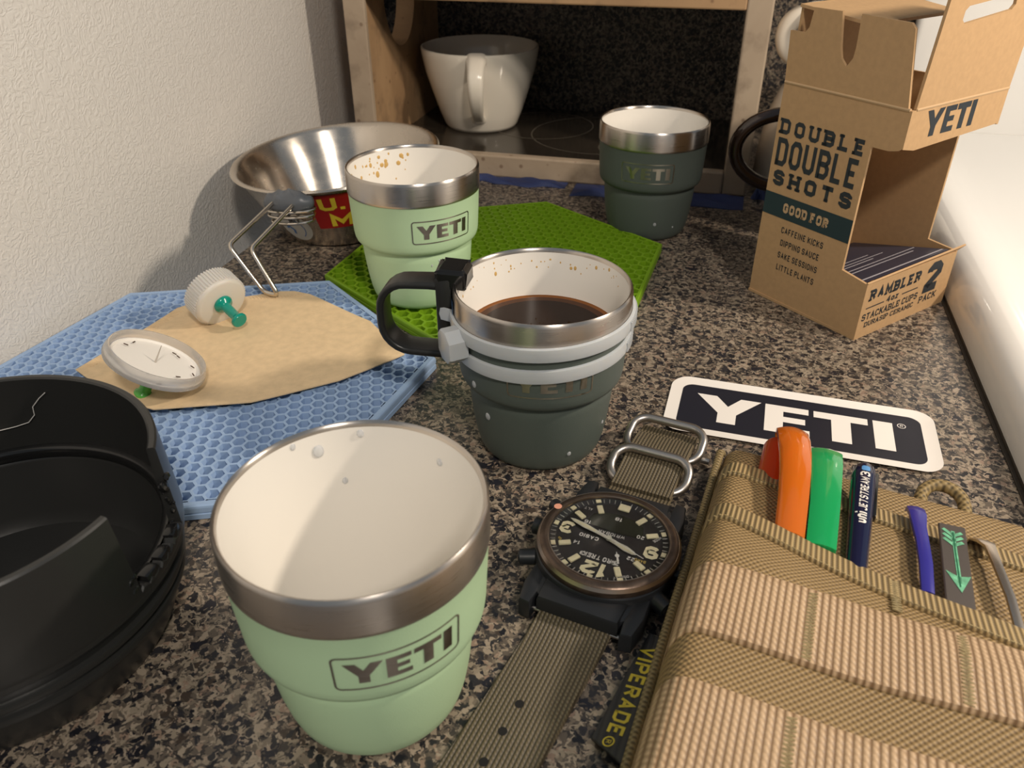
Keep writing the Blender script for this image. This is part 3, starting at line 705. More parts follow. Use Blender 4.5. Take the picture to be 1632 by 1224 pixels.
# ribbed cap standing on its edge
c1 = Vector((-137.0, 336, 19.4)); ax1 = Vector((.66, -.60, -.30)).normalized()
t = thing('bottle_cap', 'white ribbed plastic bottle cap standing on edge on the filter paper', 'bottle cap', (c1.x, c1.y, 7.2))
inv = Matrix.Translation(-Vector((c1.x, c1.y, 7.2)))
m1 = align_z(c1, ax1)
obj('shell', lathe([(11.9, -5.5), (12.7, -5.1), (12.8, 3.4), (12.0, 4.6), (11.0, 5.0), (.01, 5.0), (.01, 3.9), (10.8, 3.9), (11.5, -5.5), (11.9, -5.5)], 64).xf(m1).xf(inv), M['cap_white'], t, True, 40)
mb = MB()
for k in range(56):
    a = 2 * pi * k / 56; mb.merge(box(-.38, .38, -.1, .55, -5.4, 3.4, .1, 1).xf(Matrix.Rotation(a - pi / 2, 4, 'Z') @ Matrix.Translation((0, 12.6, 0))))
obj('ribs', mb.xf(m1).xf(inv), M['cap_white'], t, kind='stuff')
p0 = c1 + ax1 * 5.0
push_pin('push_pin', 'teal push pin stuck through the ribbed white bottle cap', M['teal'], align_z(p0, ax1), (c1.x + 10, c1.y - 9, 8.5), 8, 14)
# clear flip cap lying tilted
c2 = Vector((-142.5, 275.0, 21.0)); ax2 = Vector((.46, .18, .87)).normalized()
t = thing('bottle_cap', 'clear round plastic lid tilted on the filter paper', 'bottle cap', (c2.x, c2.y, 7.4))
inv = Matrix.Translation(-Vector((c2.x, c2.y, 7.4)))
m2 = align_z(c2, ax2)
obj('shell', lathe([(.01, -1.6), (17.6, -1.6), (19.6, -1.0), (19.9, 0), (19.6, 1.6), (18.7, 4.2), (18.2, 4.2), (17.9, 1.8), (17.2, -.4), (.01, -.4)], 64).xf(m2).xf(inv), M['cap_clear'], t, True, 40)
obj('liner', lathe([(.01, .1), (16.4, .1), (16.9, .9), (17.4, .9), (17.5, .0), (17.2, -.3), (.01, -.3)], 64).xf(m2).xf(inv), M['cap_inner'], t, True, 40)
mb = MB(); rg = random.Random(9)
for k in range(9):
    a = rg.uniform(0, 2 * pi); r = rg.uniform(12, 18.5); mb.merge(box(-.9, .9, -.22, .22, .9, 1.15).xf(Matrix.Rotation(a, 4, 'Z') @ Matrix.Translation((r, 0, 0)) @ Matrix.Rotation(rg.uniform(0, 3), 4, 'Z')))
obj('specks', mb.xf(m2).xf(inv), plain('brown_specks', (.07, .035, .02), .7), t, kind='stuff')
push_pin('push_pin', 'green push pin pushed up through the clear lid', M['pin_green'], align_z(c2 - ax2 * 2.0, -ax2), (c2.x - 4, c2.y - 2, 7.4), 10, 14)

# ------------------------------------------------------------------ sierra bowl
bw = thing('steel_bowl', 'stainless steel camping bowl with stickers and a folded wire handle', 'bowl', (-101.4, 479.2, 0))
BM = Matrix.Translation((0, 0, 2.0)) @ Matrix.Rotation(.032, 4, 'X') @ Matrix.Rotation(-.077, 4, 'Y')
BO = [(38.3, 0), (40.2, 1.2), (43, 6), (52.5, 27), (58.6, 39.5), (60.3, 40.6)]
def bowl_r(z):
    for (r0, z0), (r1, z1) in zip(BO, BO[1:]):
        if z0 <= z <= z1: return r0 + (r1 - r0) * (z - z0) / (z1 - z0)
    return 58
prof = [(.01, .8), (34, .8), (36.5, 0)] + BO + [(61.6, 40.4), (62.2, 41.2), (61.4, 42.2), (59.6, 41.9), (57.6, 39.8), (51.6, 27.2), (42.2, 6.4), (38.5, 2.4), (.01, 2.0)]
obj('bowl_shell', lathe(prof, 112).xf(BM), M['bowl'], bw, True, 45)
def bwrap(mb, th, zc, off, step=1.5):
    mb = slice_x(mb, step).map(lambda x, y, z: (y, x, z)); mb = slice_x(mb, 1.5).map(lambda x, y, z: (y, x, z))
    return mb.map(lambda x, y, z: ((bowl_r(zc + y) + off) * math.cos(th + x / 50), (bowl_r(zc + y) + off) * math.sin(th + x / 50), zc + y)).xf(BM)
def quad(x0, x1, y0, y1): return MB().add([(x0, y0, 0), (x1, y0, 0), (x1, y1, 0), (x0, y1, 0)], [(0, 1, 2, 3)])
th = D(-77); 
stk = obj('red_sticker', bwrap(quad(-17.5, 20, -11.5, 12), th, 26, .15), M['red'], bw, label='red rectangular sticker with yellow letters')
mb = text('U.', 8.5, 13, 1.5, 1.0); mb.map(lambda x, y, z: (x - 13.0, y + 1.2, 0))
obj('lettering', bwrap(mb, th, 26, .3), M['yellow'], stk)
mb = text('M', 8.5, 13, 1.5, 1.0); mb.map(lambda x, y, z: (x - 9.5, y - 10.2, 0))
obj('lettering', bwrap(mb, th, 26, .3), M['yellow'], stk)
dm = MB()
n = 40
dm.add([(11.5 * math.cos(2 * pi * i / n), 9.6 * math.sin(2 * pi * i / n), 0) for i in range(n)], [tuple(range(n))])
th2 = D(-117)
rs = obj('round_sticker', bwrap(dm, th2, 14.5, .2), M['sticker_white'], bw, label='round white sticker')
mb = text('MIT', 4.4, 9, 1.5, 1.0); mb.map(lambda x, y, z: (x - 1.5, y + 3.2, 0))
obj('lettering', bwrap(mb, th2, 14.5, .38), M['ink'], rs)
mb = MB(); stroke([(-7, -1), (-4.5, .8), (-2.0, -2.2), (-3.0, -4.8)], 1.5, mb)
obj('bird_mark', bwrap(mb, th2, 14.5, .38), M['sticker_blue'], rs)
mb = MB(); stroke(arc(0, -.6, 6.5, D(-60), D(70), 14), .5, mb)
obj('arc_mark', bwrap(mb, th2, 14.5, .38), M['sticker_blue'], rs)
# wire handle: two arms bent down and joined at the end, tape lump and wire turns on the rim
def bl(p): return Vector(p) - Vector((-101.4, 479.2, 0))
def fillet(pts, r, n=5):
    P = [Vector(p) for p in pts]; out = [P[0]]
    for a, b, c in zip(P, P[1:], P[2:]):
        d0 = (a - b).normalized(); d1 = (c - b).normalized()
        q0 = b + d0 * r; q1 = b + d1 * r
        for i in range(n + 1):
            s = i / n; out.append(q0 * (1 - s) ** 2 + b * 2 * s * (1 - s) + q1 * s * s)
    return out + [P[-1]]
wpts = [bl(p) for p in ((-125, 418, 38), (-139.5, 371, 30.5), (-123.3, 362.5, 8.9), (-115.6, 359.0, 8.9), (-127.5, 367, 30.2), (-113.5, 412, 38.5))]
obj('wire_handle', tube(fillet(wpts, 3.2), 1.15, 10), M['wire'], bw, True)
lump_c = bl((-119.0, 414.5, 36.6)); tx = Vector((.93, -.35, .10)).normalized()
rg = random.Random(4)
lump = sphere(1, 28, 14).map(lambda x, y, z: (x * 15.5, y * 6.4 + .6 * math.sin(9 * x), z * 6.6 + .5 * math.sin(14 * x + 3 * y) + .4 * math.sin(31 * x)))
obj('tape_wrap', lump.xf(frame(lump_c, tx, (.35, .93, 0))), M['duct'], bw, True, label='lump of grey tape')
for dz, rx in ((-3.4, 15.2), (-6.4, 14.0), (-9.6, 12.5)):
    ring = [(rx * math.cos(a), 7.0 * math.sin(a), dz) for a in [2 * pi * i / 36 for i in range(36)]]
    obj('wire_turn', tube(ring, .75, 8, True).xf(frame(lump_c, tx, (.35, .93, 0))), M['wire'], bw, True)

# ------------------------------------------------------------------ black tub with a cut out wall
pt = thing('black_tub', 'round black plastic tub with its wall cut away on one side', 'tub', (-142, 158.5, 0))
def wall_h(a):
    a = (math.degrees(a) + 180) % 360 - 180
    if -18.5 <= a <= 13: return 33.0 + .7 * math.sin(a * 1.9)
    return 58.0
fs = []; vs = []; n = 288
for i in range(n):
    a = 2 * pi * i / n; h = wall_h(a); c, s = math.cos(a), math.sin(a)
    k = (h - 32) / 26; ro, ri = 50.2 - 1.4 * k, 46.9 - .4 * k
    for r, z in ((49.8, 30), (50.2, 32), (ro, h - .5), (ro - .5, h), (ri + .5, h), (ri, h - .5), (46.9, 32), (46.6, 30)): vs.append((r * c, r * s, z))
for i in range(n):
    j = (i + 1) % n
    for q in range(8): fs.append((i * 8 + q, i * 8 + (q + 1) % 8, j * 8 + (q + 1) % 8, j * 8 + q))
obj('upper_wall', MB().add(vs, fs), M['black'], pt, True, 30)
def thread(z, r): return [(r, z), (r + 1.3, z + .5), (r + 1.5, z + 1.5), (r + 1.3, z + 2.5), (r, z + 3.0)]
obj('lower_body', lathe([(.01, 1.0), (37, 1.0), (38.5, 0), (40.5, .6), (42.4, 4), (44.6, 10)] + thread(15.5, 46.2) + thread(20.5, 47.0) + [(47.6, 26), (49.8, 28.5), (49.8, 30.2), (46.6, 30.2), (45.6, 29.6), (44.8, 28.0), (42.6, 10), (40, 6), (.01, 5.2)], 160), M['black'], pt, True, 35)
obj('inner_ledge', lathe([(46.8, 33.4), (45.2, 33.2), (44.5, 32.4), (44.3, 30.2), (44.8, 29.4), (46.8, 29.4)], 160), M['black_gloss'], pt, True, 50)
rg = random.Random(2); mb = MB()
for sgn in (-1, 1):          # torn plastic along the two cut edges
    for k in range(16):
        a = D((-18.5 if sgn < 0 else 13) + rg.uniform(-1.2, 1.2)); z = rg.uniform(31, 38) if sgn < 0 else rg.uniform(31, 54); r = rg.uniform(47.4, 49.8)
        mb.merge(sphere(rg.uniform(.4, 1.1), 7, 5, 0, 0, 0, 1, rg.uniform(.6, 1.4), rg.uniform(.8, 2)).xf(Matrix.Translation((r * math.cos(a), r * math.sin(a), z)) @ Matrix.Rotation(rg.uniform(0, 3), 4, 'X')))
obj('torn_edge', mb, M['black_gloss'], pt, kind='stuff', label='rough torn plastic')
for a_ in (7, -3, -11):
    obj('latch_notch', box(-2.0, 1.4, -2.6, 2.6, 0, 3.4, .7).xf(Matrix.Rotation(D(a_), 4, 'Z') @ Matrix.Translation((48.6, 0, 31))), M['black_gloss'], pt, True)
hair = [(45.9 * math.cos(D(a)), 45.9 * math.sin(D(a)), z) for a, z in ((112, 41), (105, 41.5), (100, 42.5), (97, 45), (96.5, 48), (93, 51), (90, 53))]
obj('stray_fibre', tube(hair, .14, 5), plain('pale_fibre', (.6, .58, .55), .6), pt)

# ------------------------------------------------------------------ sticker on the counter
sk = thing('vinyl_sticker', 'black and white rectangular logo sticker lying on the counter', 'sticker', (113.6, 260.8, 0.0), D(-17.2))
def curl(x, y): return .35 + 1.1 * max(0, (abs(x) - 44) / 7.5) ** 2 * (1 if x > 0 else .25) + (.5 * max(0, (abs(y) - 14) / 5) ** 2)
def sheet(poly, z0, z1):
    bm = bmesh.new(); vs = [bm.verts.new((x, y, 0)) for x, y in poly]; bm.faces.new(vs)
    for ax, rng in ((0, range(-54, 56, 3)), (1, range(-18, 20, 3))):
        for k in rng: bmesh.ops.bisect_plane(bm, geom=bm.verts[:] + bm.edges[:] + bm.faces[:], plane_co=(k if ax == 0 else 0, k if ax == 1 else 0, 0), plane_no=(1 - ax, ax, 0))
    mb = from_bm(bm); low = MB(); low.v = [(x, y, curl(x, y) + z0) for x, y, z in mb.v]; low.f = mb.f; low.mi = mb.mi
    mb.map(lambda x, y, z: (x, y, curl(x, y) + z1)); return mb
obj('backing', sheet(rrect(103, 41, 7.5, 8), 0, .25), M['white_print'], sk, True)
obj('black_field', sheet(rrect(93, 31.5, 4.5, 8), .25, .33), M['navy'], sk, True)
lt = MB()
for ml in (yeti(76, 19.2),):
    lt.merge(slice_x(ml, 3))
obj('lettering', lt.map(lambda x, y, z: (x - 2.2, y - .2, curl(x - 2.2, y) + .42)), M['white_print'], sk)
mb = MB(); stroke(arc(0, 0, 1.5, 0, 2 * pi, 16), .28, mb); rt = text('R', 1.6, 1.1, .8); rt.map(lambda x, y, z: (x - .55, y - .8, 0)); mb.merge(rt)
obj('registered_mark', mb.map(lambda x, y, z: (x + 39.2, y + 8.4, curl(x + 39.2, y + 8.4) + .42)), M['white_print'], sk)

# ------------------------------------------------------------------ cardboard box
F = Vector((159.8, 326.8, 0)); E1 = Vector((.8316, .5553, 0)); E2 = Vector((-.5463, .8376, 0)); W1, W2 = 71.0, 64.5
bx_ = thing('cardboard_box', 'open brown kraft cardboard carton with navy printing and a cut out window', 'box', tuple(F), 0)
TH = 1.3
def plate(poly, o, ax, ay, th=TH, bev=0.0):
    """polygon in (ax, ay), thickness along ax x ay."""
    return prism(poly, 0, th, bev).xf(frame(o, ax, ay))
Z = Vector((0, 0, 1)); O = Vector((0, 0, 0))
# left panel: outside normal = -E1 ; coordinates (t along E2, z)
fcx = arc(4.5, 92.5, 4.5, D(180), D(270), 4)
lp = [(0, 0), (W2, 0), (W2, 104.5), (0, 104.5), (0, 90)] + [(2, 88.2), (6, 87.2), (14.3, 87), (14.3, 30.5), (0, 28.5)]
bl_p = obj('left_panel', plate(lp, O, E2, Z), M['kraft'], bx_)
# right (front) panel: coordinates (t along E1, z), outside normal = -E2
obj('front_panel', plate([(0, 0), (W1, 0), (W1, 27.6), (0, 28.6)], O + E2 * TH, E1, Z), M['kraft'], bx_)
obj('front_lip', plate([(0, 0), (W1 + 2, 0), (W1 + 4, 3.2), (0, 1.6)], O + E2 * TH + Z * 28.2, E1, (Z - E2 * .75).normalized(), .9), M['kraft'], bx_, label='flared upper edge')
tb = obj('top_band', plate([(0, 89.2), (8, 87.6), (W1, 89.5), (W1, 104.5), (0, 104.5)], O + E2 * TH, E1, Z), M['kraft'], bx_)
# far right panel (e1 = W1) with the window wrapping round
rp = [(0, 0), (W2, 0), (W2, 104.5), (0, 104.5), (0, 89), (15.5, 88), (15.5, 29), (0, 28)]
obj('right_panel', plate(rp, E1 * (W1 - TH), E2, Z), M['kraft'], bx_)
obj('back_panel', plate([(0, 0), (W1, 0), (W1, 104.5), (0, 104.5)], E2 * W2, E1, Z), M['kraft'], bx_)
obj('bottom_panel', plate([(0, 0), (W1, 0), (W1, W2), (0, W2)], Z * .2, E1, E2), M['kraft'], bx_)
# standing flaps
lean = (Z - E1 * .05).normalized()
flp = [(64.5, 0), (65.2, 21.5), (57.5, 21.5), (55.5, 24), (54.2, 32), (40.2, 32)] + [(38.2, 18), (37.0, 14.0), (34.0, 11.2), (31.4, 15), (30.9, 19), (30.9, 32)] + [(8.5, 31.4), (6.4, 29.5), (2.0, 0)]
obj('left_flap', plate([(a, b) for a, b in flp], Z * 104.7, E2, lean), M['kraft'], bx_)
obj('fold_edge', tube([tuple(E2 * 64.4 + Z * 104.6 + E1 * .3), tuple(E2 * 1.0 + Z * 104.6 + E1 * .3)], .75, 8), M['kraft_edge'], bx_)
obj('fold_edge', tube([tuple(E1 * 3 + Z * 104.6 + E2 * .4), tuple(E1 * W1 + Z * 104.6 + E2 * .4)], .75, 8), M['kraft_edge'], bx_)
rl = (Z - E2 * .04).normalized()
outer = [(2.5, 0), (W1, 0), (W1 - 1.5, 62), (4.5, 62)]
hole = [(16, 32.2), (18, 30.6), (50, 33.2), (52, 35), (51.5, 38.2), (49.5, 39), (18, 37.0), (16, 35.4)]
def holed(outer, hole):
    bm = bmesh.new(); vo = [bm.verts.new((x, y, 0)) for x, y in outer]; vh = [bm.verts.new((x, y, 0)) for x, y in hole]
    es = [bm.edges.new((vo[i], vo[(i + 1) % len(vo)])) for i in range(len(vo))] + [bm.edges.new((vh[i], vh[(i + 1) % len(vh)])) for i in range(len(vh))]
    bmesh.ops.triangle_fill(bm, use_beauty=True, use_dissolve=False, edges=es)
    r = bmesh.ops.extrude_face_region(bm, geom=bm.faces[:])
    for g in r['geom']:
        if isinstance(g, bmesh.types.BMVert): g.co.z = TH
    return from_bm(bm)
obj('front_flap', holed(outer, hole).xf(frame(Z * 104.7 + E2 * TH, E1, rl)), M['kraft'], bx_, label='standing flap with a hanging slot')
obj('back_flap', plate([(3, 0), (W1, 0), (W1, 32), (3, 32)], E2 * W2 + Z * 104.7, E1, Z), M['kraft'], bx_)
obj('tuck_flap', plate([(2, 0), (W1 - 2, 0), (W1 - 6, 36), (8, 36), (3, 30)], E2 * W2 + Z * 136.7, E1, (-E2 - Z * .10).normalized()), M['kraft'], bx_)
# the leaflet inside
cd = thing('leaflet', 'navy printed leaflet lying inside the cardboard carton', 'leaflet', tuple(F + Z * 24 + E1 * 30 + E2 * 30))
co = -E1 * 30 - E2 * 30
cy_ = (E2 - Z * .27).normalized()
obj('card_sheet', plate([(3, 3), (68, 3), (67, 55), (5, 57)], co + Z * 4.6, E1, cy_, .5), M['card_navy'], cd)
mb = MB()
for k, (y0, y1, x0, x1) in enumerate(((5.0, 6.2, 4, 67), (16, 16.9, 5, 60), (19.5, 20.3, 5, 66), (24.5, 25.3, 6, 40), (27.5, 28.2, 6, 52), (31, 31.7, 6, 45))):
    mb.add([(x0, y0, 0), (x1, y0, 0), (x1, y1, 0), (x0, y1, 0)], [(0, 1, 2, 3)])
obj('printed_lines', mb.xf(frame(co + Z * 4.6, E1, cy_)).map(lambda x, y, z: (x, y, z + .62)), plain('pale_print', (.45, .43, .46), .6), cd)
# printing on the left panel: text x runs from the far edge towards the near edge
LF = frame(E2 * W2 - E1 * .12, -E2, Z); RFm = frame(-E2 * .12, E1, Z)
def on_left(mb, x, z): return mb.map(lambda a, b, c: (a + x, b + z, 0)).xf(LF)
def on_front(mb, x, z, dz=0): return mb.map(lambda a, b, c: (a + x, b + z, 0)).xf(RFm)
def pr_(mb, x, z, mat, par): return obj('lettering', on_left(mb, x, z), mat, par)
pr_(text('DOUBLE', 7.0, 45.5, 1.65, 3.0, True, 1.15), 2.2, 82.0, M['box_ink'], bl_p)
pr_(text('DOUBLE', 13.0, 45.0, 1.1, .85, False, .70), 2.2, 67.3, M['box_ink'], bl_p)
pr_(text('SHOTS', 7.4, 44.0, 1.75, 3.0, True, 1.15), 3.0, 58.0, M['box_ink'], bl_p)
obj('banner', on_left(quad(.1, W2 - 14.4, 43.2, 54.2), 0, 0), M['banner_ink'], bl_p, label='dark banner')
gf = text('GOOD FOR', 4.8, 26, 1.7, 1.5, True); gf.map(lambda a, b, c: (a + 12, b + 46.3, .08)); obj('lettering', gf.xf(LF), M['kraft_edge'], bl_p)
for s_, w_, z_ in (('CAFFEINE KICKS', 24.5, 36.3), ('DIPPING SAUCE', 23, 30.0), ('SAKE SESSIONS', 23.5, 23.7), ('LITTLE PLANTS', 22.5, 17.4)):
    pr_(text(s_, 3.1, w_, 1.05, 1.4, False, .8), 31.5 - w_ / 2 - 6.0, z_, M['box_ink'], bl_p)
fp = bx_
mb = yeti(36, 11.0); obj('logo', mb.map(lambda a, b, c: (a + 29.5, b + 97.6, 0)).xf(RFm), M['box_ink'], tb)
def fr_(mb, x, z): return obj('lettering', on_front(mb, x, z), M['box_ink'], bx_)
fr_(text('RAMBLER', 5.8, 39, 1.6, 1.8, True), 4.5, 19.0)
fr_(text('4oz', 3.4, 9, 1.3, 1.2), 19, 14.4)
fr_(quad(3.5, 17, 15.2, 15.8).merge(quad(31, 43.5, 15.2, 15.8)), 0, 0)
fr_(text('STACKABLE CUPS', 3.6, 43, 1.2, 1.4, True), 2.2, 9.2)
fr_(text('DURASIP CERAMIC', 2.7, 38, 1.2, 1.4, True), 5.5, 5.2)
fr_(text('2', 16, 12.5, 1.7, 1.0), 49.0, 10.4)
fr_(text('PACK', 3.6, 14, 1.2, 1.4, True), 48.0, 5.6)

# ------------------------------------------------------------------ mugs behind
lc = thing('latte_cup', 'wide white ceramic latte cup with handle standing on the wooden shelf', 'cup', (-23.3, 656.5, 13.5))
prof = [(.01, 1), (22, 1), (24, 0), (27.2, .4), (29, 3), (33, 13), (38, 28), (42.3, 42), (44.6, 54), (45.2, 58.5), (45.0, 59.6), (44.0, 59.9), (42.9, 59), (41, 50), (37, 34), (31, 16), (26, 6), (.01, 5)]
obj('cup_body', lathe(prof, 80), M['mug'], lc, True, 50)
ha2 = Vector((-.03, -1, 0)).normalized()
def hq(o, z): p = ha2 * o; return (p.x, p.y, z)
hpth = [hq(41, 56), hq(47, 55.5), hq(53, 52), hq(57.5, 47), hq(58.5, 40), hq(56, 32), hq(50, 24), hq(43, 17.5), hq(35, 13), hq(30, 12)]
obj('handle', tube(hpth, [1.6, 1.35, 1.2, 1.15, 1.1, 1.0, .95, .85, .9, 1.2], prof=[(a, b) for a, b in rrect(10.5, 6.5, 3.0, 4)], up=(1, 0, 0)), M['mug'], lc, True, 60)
def mug_at(name, label, cat, u, w, z, prof, mat, hand, sec=None, hr=4.0, hdir=None):
    t = thing(name, label, cat, uw(u, w, z)); obj('cup_body', lathe(prof, 64), mat, t, True, 45)
    if hand:
        d = (Vector(hdir) if hdir else -UX).normalized(); s_ = Z.cross(d)
        P = [tuple(d * o + Z * zz) for o, zz in hand]
        obj('handle', tube(P, 1 if sec else hr, 16, prof=sec, up=tuple(s_) if sec else None), mat, t, True, 60)
    return t
def circ_pts(co, cz, ro, rz, a0, a1, n=22): return [(co + ro * math.cos(D(a0 + (a1 - a0) * i / n)), cz + rz * math.sin(D(a0 + (a1 - a0) * i / n))) for i in range(n + 1)]
mug_at('brown_mug', 'glossy dark brown mug with big round handle behind the carton', 'mug', 70, 500, 0, [(.01, 1), (30, 1), (32, 0), (35, 3), (36, 20), (36, 78), (35, 80), (33.5, 79), (33, 20), (30, 5), (.01, 5)], M['brown_glaze'], circ_pts(36, 45, 28.5, 21.5, 100, -100), hr=4.1)
mug_at('upturned_cup', 'white cup standing upside down beside the wooden shelf behind the carton', 'cup', 63, 588, 0, [(40, 0), (42, 0), (42.5, 4), (42, 18), (40.5, 34), (37.5, 50), (33, 62), (27, 69), (24, 70), (.01, 70), (.01, 68), (24, 67), (36, 46), (39.5, 18), (40, 0)], M['mug'], None)
mug_at('grey_saucer', 'grey green glazed dish between the stacked white cups', 'dish', 60, 586, 70, [(.01, 0), (24, 0), (27, 2), (29, 7), (28, 8), (25, 4), (.01, 3)], M['grey_glaze'], None)
mug_at('white_mug', 'off white mug with thick handle at the top of the stack behind the carton', 'mug', 64, 582, 78, [(.01, 1), (22, 1), (23, 0), (26, 2), (28, 12), (29, 34), (28, 35.5), (26.5, 34.5), (25.5, 14), (22, 5), (.01, 4)], M['mug'], [(20, 30)] + circ_pts(26, 17.5, 11.5, 12.5, 80, -80) + [(20, 5)], sec=[(a, b) for a, b in rrect(18, 11, 4.6, 4)])

# blue rag under the shelf's front edge, in two visible pieces
def rag(label, u0, u1, w0, w1, h, seed):
    nx, ny = 40, 12; rg = random.Random(seed); ph = [rg.uniform(0, 6) for _ in range(8)]
    vs = []; fs = []
    for lay in (0, 1):
        for j in range(ny + 1):
            for i in range(nx + 1):
                s, t = i / nx, j / ny
                u = u0 + (u1 - u0) * s; w = w0 + (w1 - w0) * t + 2.2 * math.sin(7 * s + ph[0]) * (1 - t) + 1.2 * math.sin(19 * s + ph[1]) * (1 - t)
                e = min(1, min(s, 1 - s) * 9, min(t, 1 - t) * 5)
                z = (.4 + h * e * (.6 + .25 * math.sin(11 * s + 3 * t + ph[2]) + .15 * math.sin(29 * s + 9 * t + ph[3]))) if lay else .1
                vs.append((u - u0, w - w0, z))
    m = (nx + 1) * (ny + 1)
    for j in range(ny):
        for i in range(nx):
            a = j * (nx + 1) + i; fs.append((m + a, m + a + 1, m + a + nx + 2, m + a + nx + 1)); fs.append((a, a + nx + 1, a + nx + 2, a + 1))
    edge = [i for i in range(nx + 1)] + [j * (nx + 1) + nx for j in range(1, ny + 1)] + [ny * (nx + 1) + i for i in range(nx - 1, -1, -1)] + [j * (nx + 1) for j in range(ny - 1, 0, -1)]
    for a, b in zip(edge, edge[1:] + edge[:1]): fs.append((a, b, m + b, m + a))
    o = obj('rag', MB().add(vs, fs), M['cloth'], None, True, 70); o.location = Vector(uw(u0, w0)) * S; o.rotation_euler = (0, 0, RZ)
    return tag(o, label, 'cloth', 'blue rags by the shelf')
rag('narrow blue rag tucked along the shelf front behind the green mat', -176, -104, 530, 543.6, 3.2, 1)
rag('wide blue rag along the shelf front behind the dark green empty cup', -98, 16, 519, 543.6, 4.0, 2)
rag('crumpled blue rag beside the shelf seen through the brown mug handle', 20.5, 52, 540, 546, 14.0, 3)

# ------------------------------------------------------------------ watch
wt = thing('wristwatch', 'black outdoor wristwatch with cream numerals on an olive fabric strap', 'watch', (29.6, 182.6, 0), D(155))
obj('case', prism(rrect(43, 45, 19, 10), 2.5, 10.5, 1.5).merge(prism(rrect(33, 54, 8, 6), 2.5, 8.0, 1.2)), M['case'], wt, True, 35)
bz = obj('bezel', lathe([(21.9, 9.6), (22.3, 10.4), (22.1, 11.8), (21.4, 12.9), (20.6, 13.5), (18.9, 13.7), (18.5, 13.4), (18.4, 12.4)], 96), M['bezel'], wt, True, 50)
obj('worn_edge', lathe([(21.95, 11.9), (22.15, 12.0), (21.5, 12.95), (21.3, 12.9)], 96), M['bezel_edge'], bz, True)
obj('inner_edge', lathe([(18.85, 13.72), (18.6, 13.75), (18.35, 13.3), (18.4, 12.9)], 96), M['bezel_edge'], bz, True)
obj('paint_chip', disc(1.3, 13.78, 12, 19.3, -6.0), M['rose'], bz)
dl = obj('dial', disc(18.5, 11.5, 96), M['dial'], wt)
obj('chapter_ring', lathe([(18.5, 12.7), (16.6, 11.7), (16.3, 11.55)], 96), M['dial'], dl, True)
obj('lcd_window', prism([(a * 1, b) for a, b in [(-9.5, -4.6), (-8.2, -9.6), (-5, -11.6), (0, -12.2), (5, -11.6), (8.2, -9.6), (9.5, -4.6), (0, -3.9)]], 11.5, 11.58), M['lcd'], dl)
def flat(mb, x, y, rot=0, z=11.62): return mb.xf(Matrix.Translation((x, y, z)) @ Matrix.Rotation(rot, 4, 'Z'))
for h in range(1, 13):                                  # applied markers
    a = pi / 2 - h * pi / 6; ca, sa = math.cos(a), math.sin(a)
    if h not in (3, 9, 12):
        r0, r1, wdt = (11.8, 15.6, 1.9) if h != 6 else (14.2, 17.2, 3.8)
        obj('hour_marker', box(-wdt / 2, wdt / 2, r0, r1, 11.5, 12.3, .2, 1).xf(Matrix.Rotation(a - pi / 2, 4, 'Z')), M['lume'], dl)
    if h != 6: obj('hour_block', box(-.85, .85, 16.6, 18.0, 12.1, 12.6).xf(Matrix.Rotation(a - pi / 2, 4, 'Z')), M['lume'], dl)
mb = MB()
for k in range(60):
    if k % 5: mb.merge(box(-.1, .1, 16.5, 18.2, 12.1, 12.5).xf(Matrix.Rotation(-k * pi / 30, 4, 'Z')))
obj('minute_ticks', mb, plain('tick_grey', (.35, .34, .31), .5), dl, kind='stuff')
for s_, x, y, hh, ww in (('12', 0, 13.3, 5.4, 8.2), ('3', 13.6, 0, 5.4, 4.4), ('9', -13.6, 0, 5.4, 4.4)):
    mb = text(s_, hh, ww, 1.55, .9); obj('numeral', flat(mb.map(lambda a, b, c: (a - ww / 2, b - hh / 2, 0)), x, y, 0, 11.75), M['lume'], dl)
def dtext(s_, x, y, hh, ww, mat, t_=1.1, rot=0.0, slab=False):
    mb = text(s_, hh, ww, t_, 1.4, slab); obj('dial_print', flat(mb.map(lambda a, b, c: (a - ww / 2, b - hh / 2, 0)), x, y, rot, 11.68), mat, dl)
dtext('CASIO', 6.0, 1.2, 1.5, 6.2, M['dial_white'], 1.3); dtext('WR10BAR', 0.0, -2.6, 1.3, 8.6, M['dial_white'], 1.0)
dtext('PRO TREK', 0.0, 8.6, 1.9, 10.2, M['dial_white'], 1.4, slab=True)
for s_, hr in (('13', 1), ('14', 2), ('16', 4), ('18', 6), ('20', 8), ('22', 10), ('23', 11)):
    a = pi / 2 - hr * pi / 6; dtext(s_, 10.0 * math.cos(a), 10.0 * math.sin(a), 1.5, 2.3, M['dial_white'], 1.2)
dtext('BARO', -11.5, 4.6, 1.1, 3.4, M['dial_yellow'], 1.1); dtext('ALT', 10.6, -11.0, 1.1, 2.8, M['dial_white'], 1.0); dtext('COMP', 13.4, 6.4, 1.0, 3.4, M['dial_yellow'], 1.0, D(-60)); dtext('MODE', -13.6, -6.2, 1.0, 3.2, M['dial_white'], 1.0, D(60)); dtext('DISPLAY', -8.4, 13.2, .9, 4.6, M['dial_white'], 1.0, D(32))
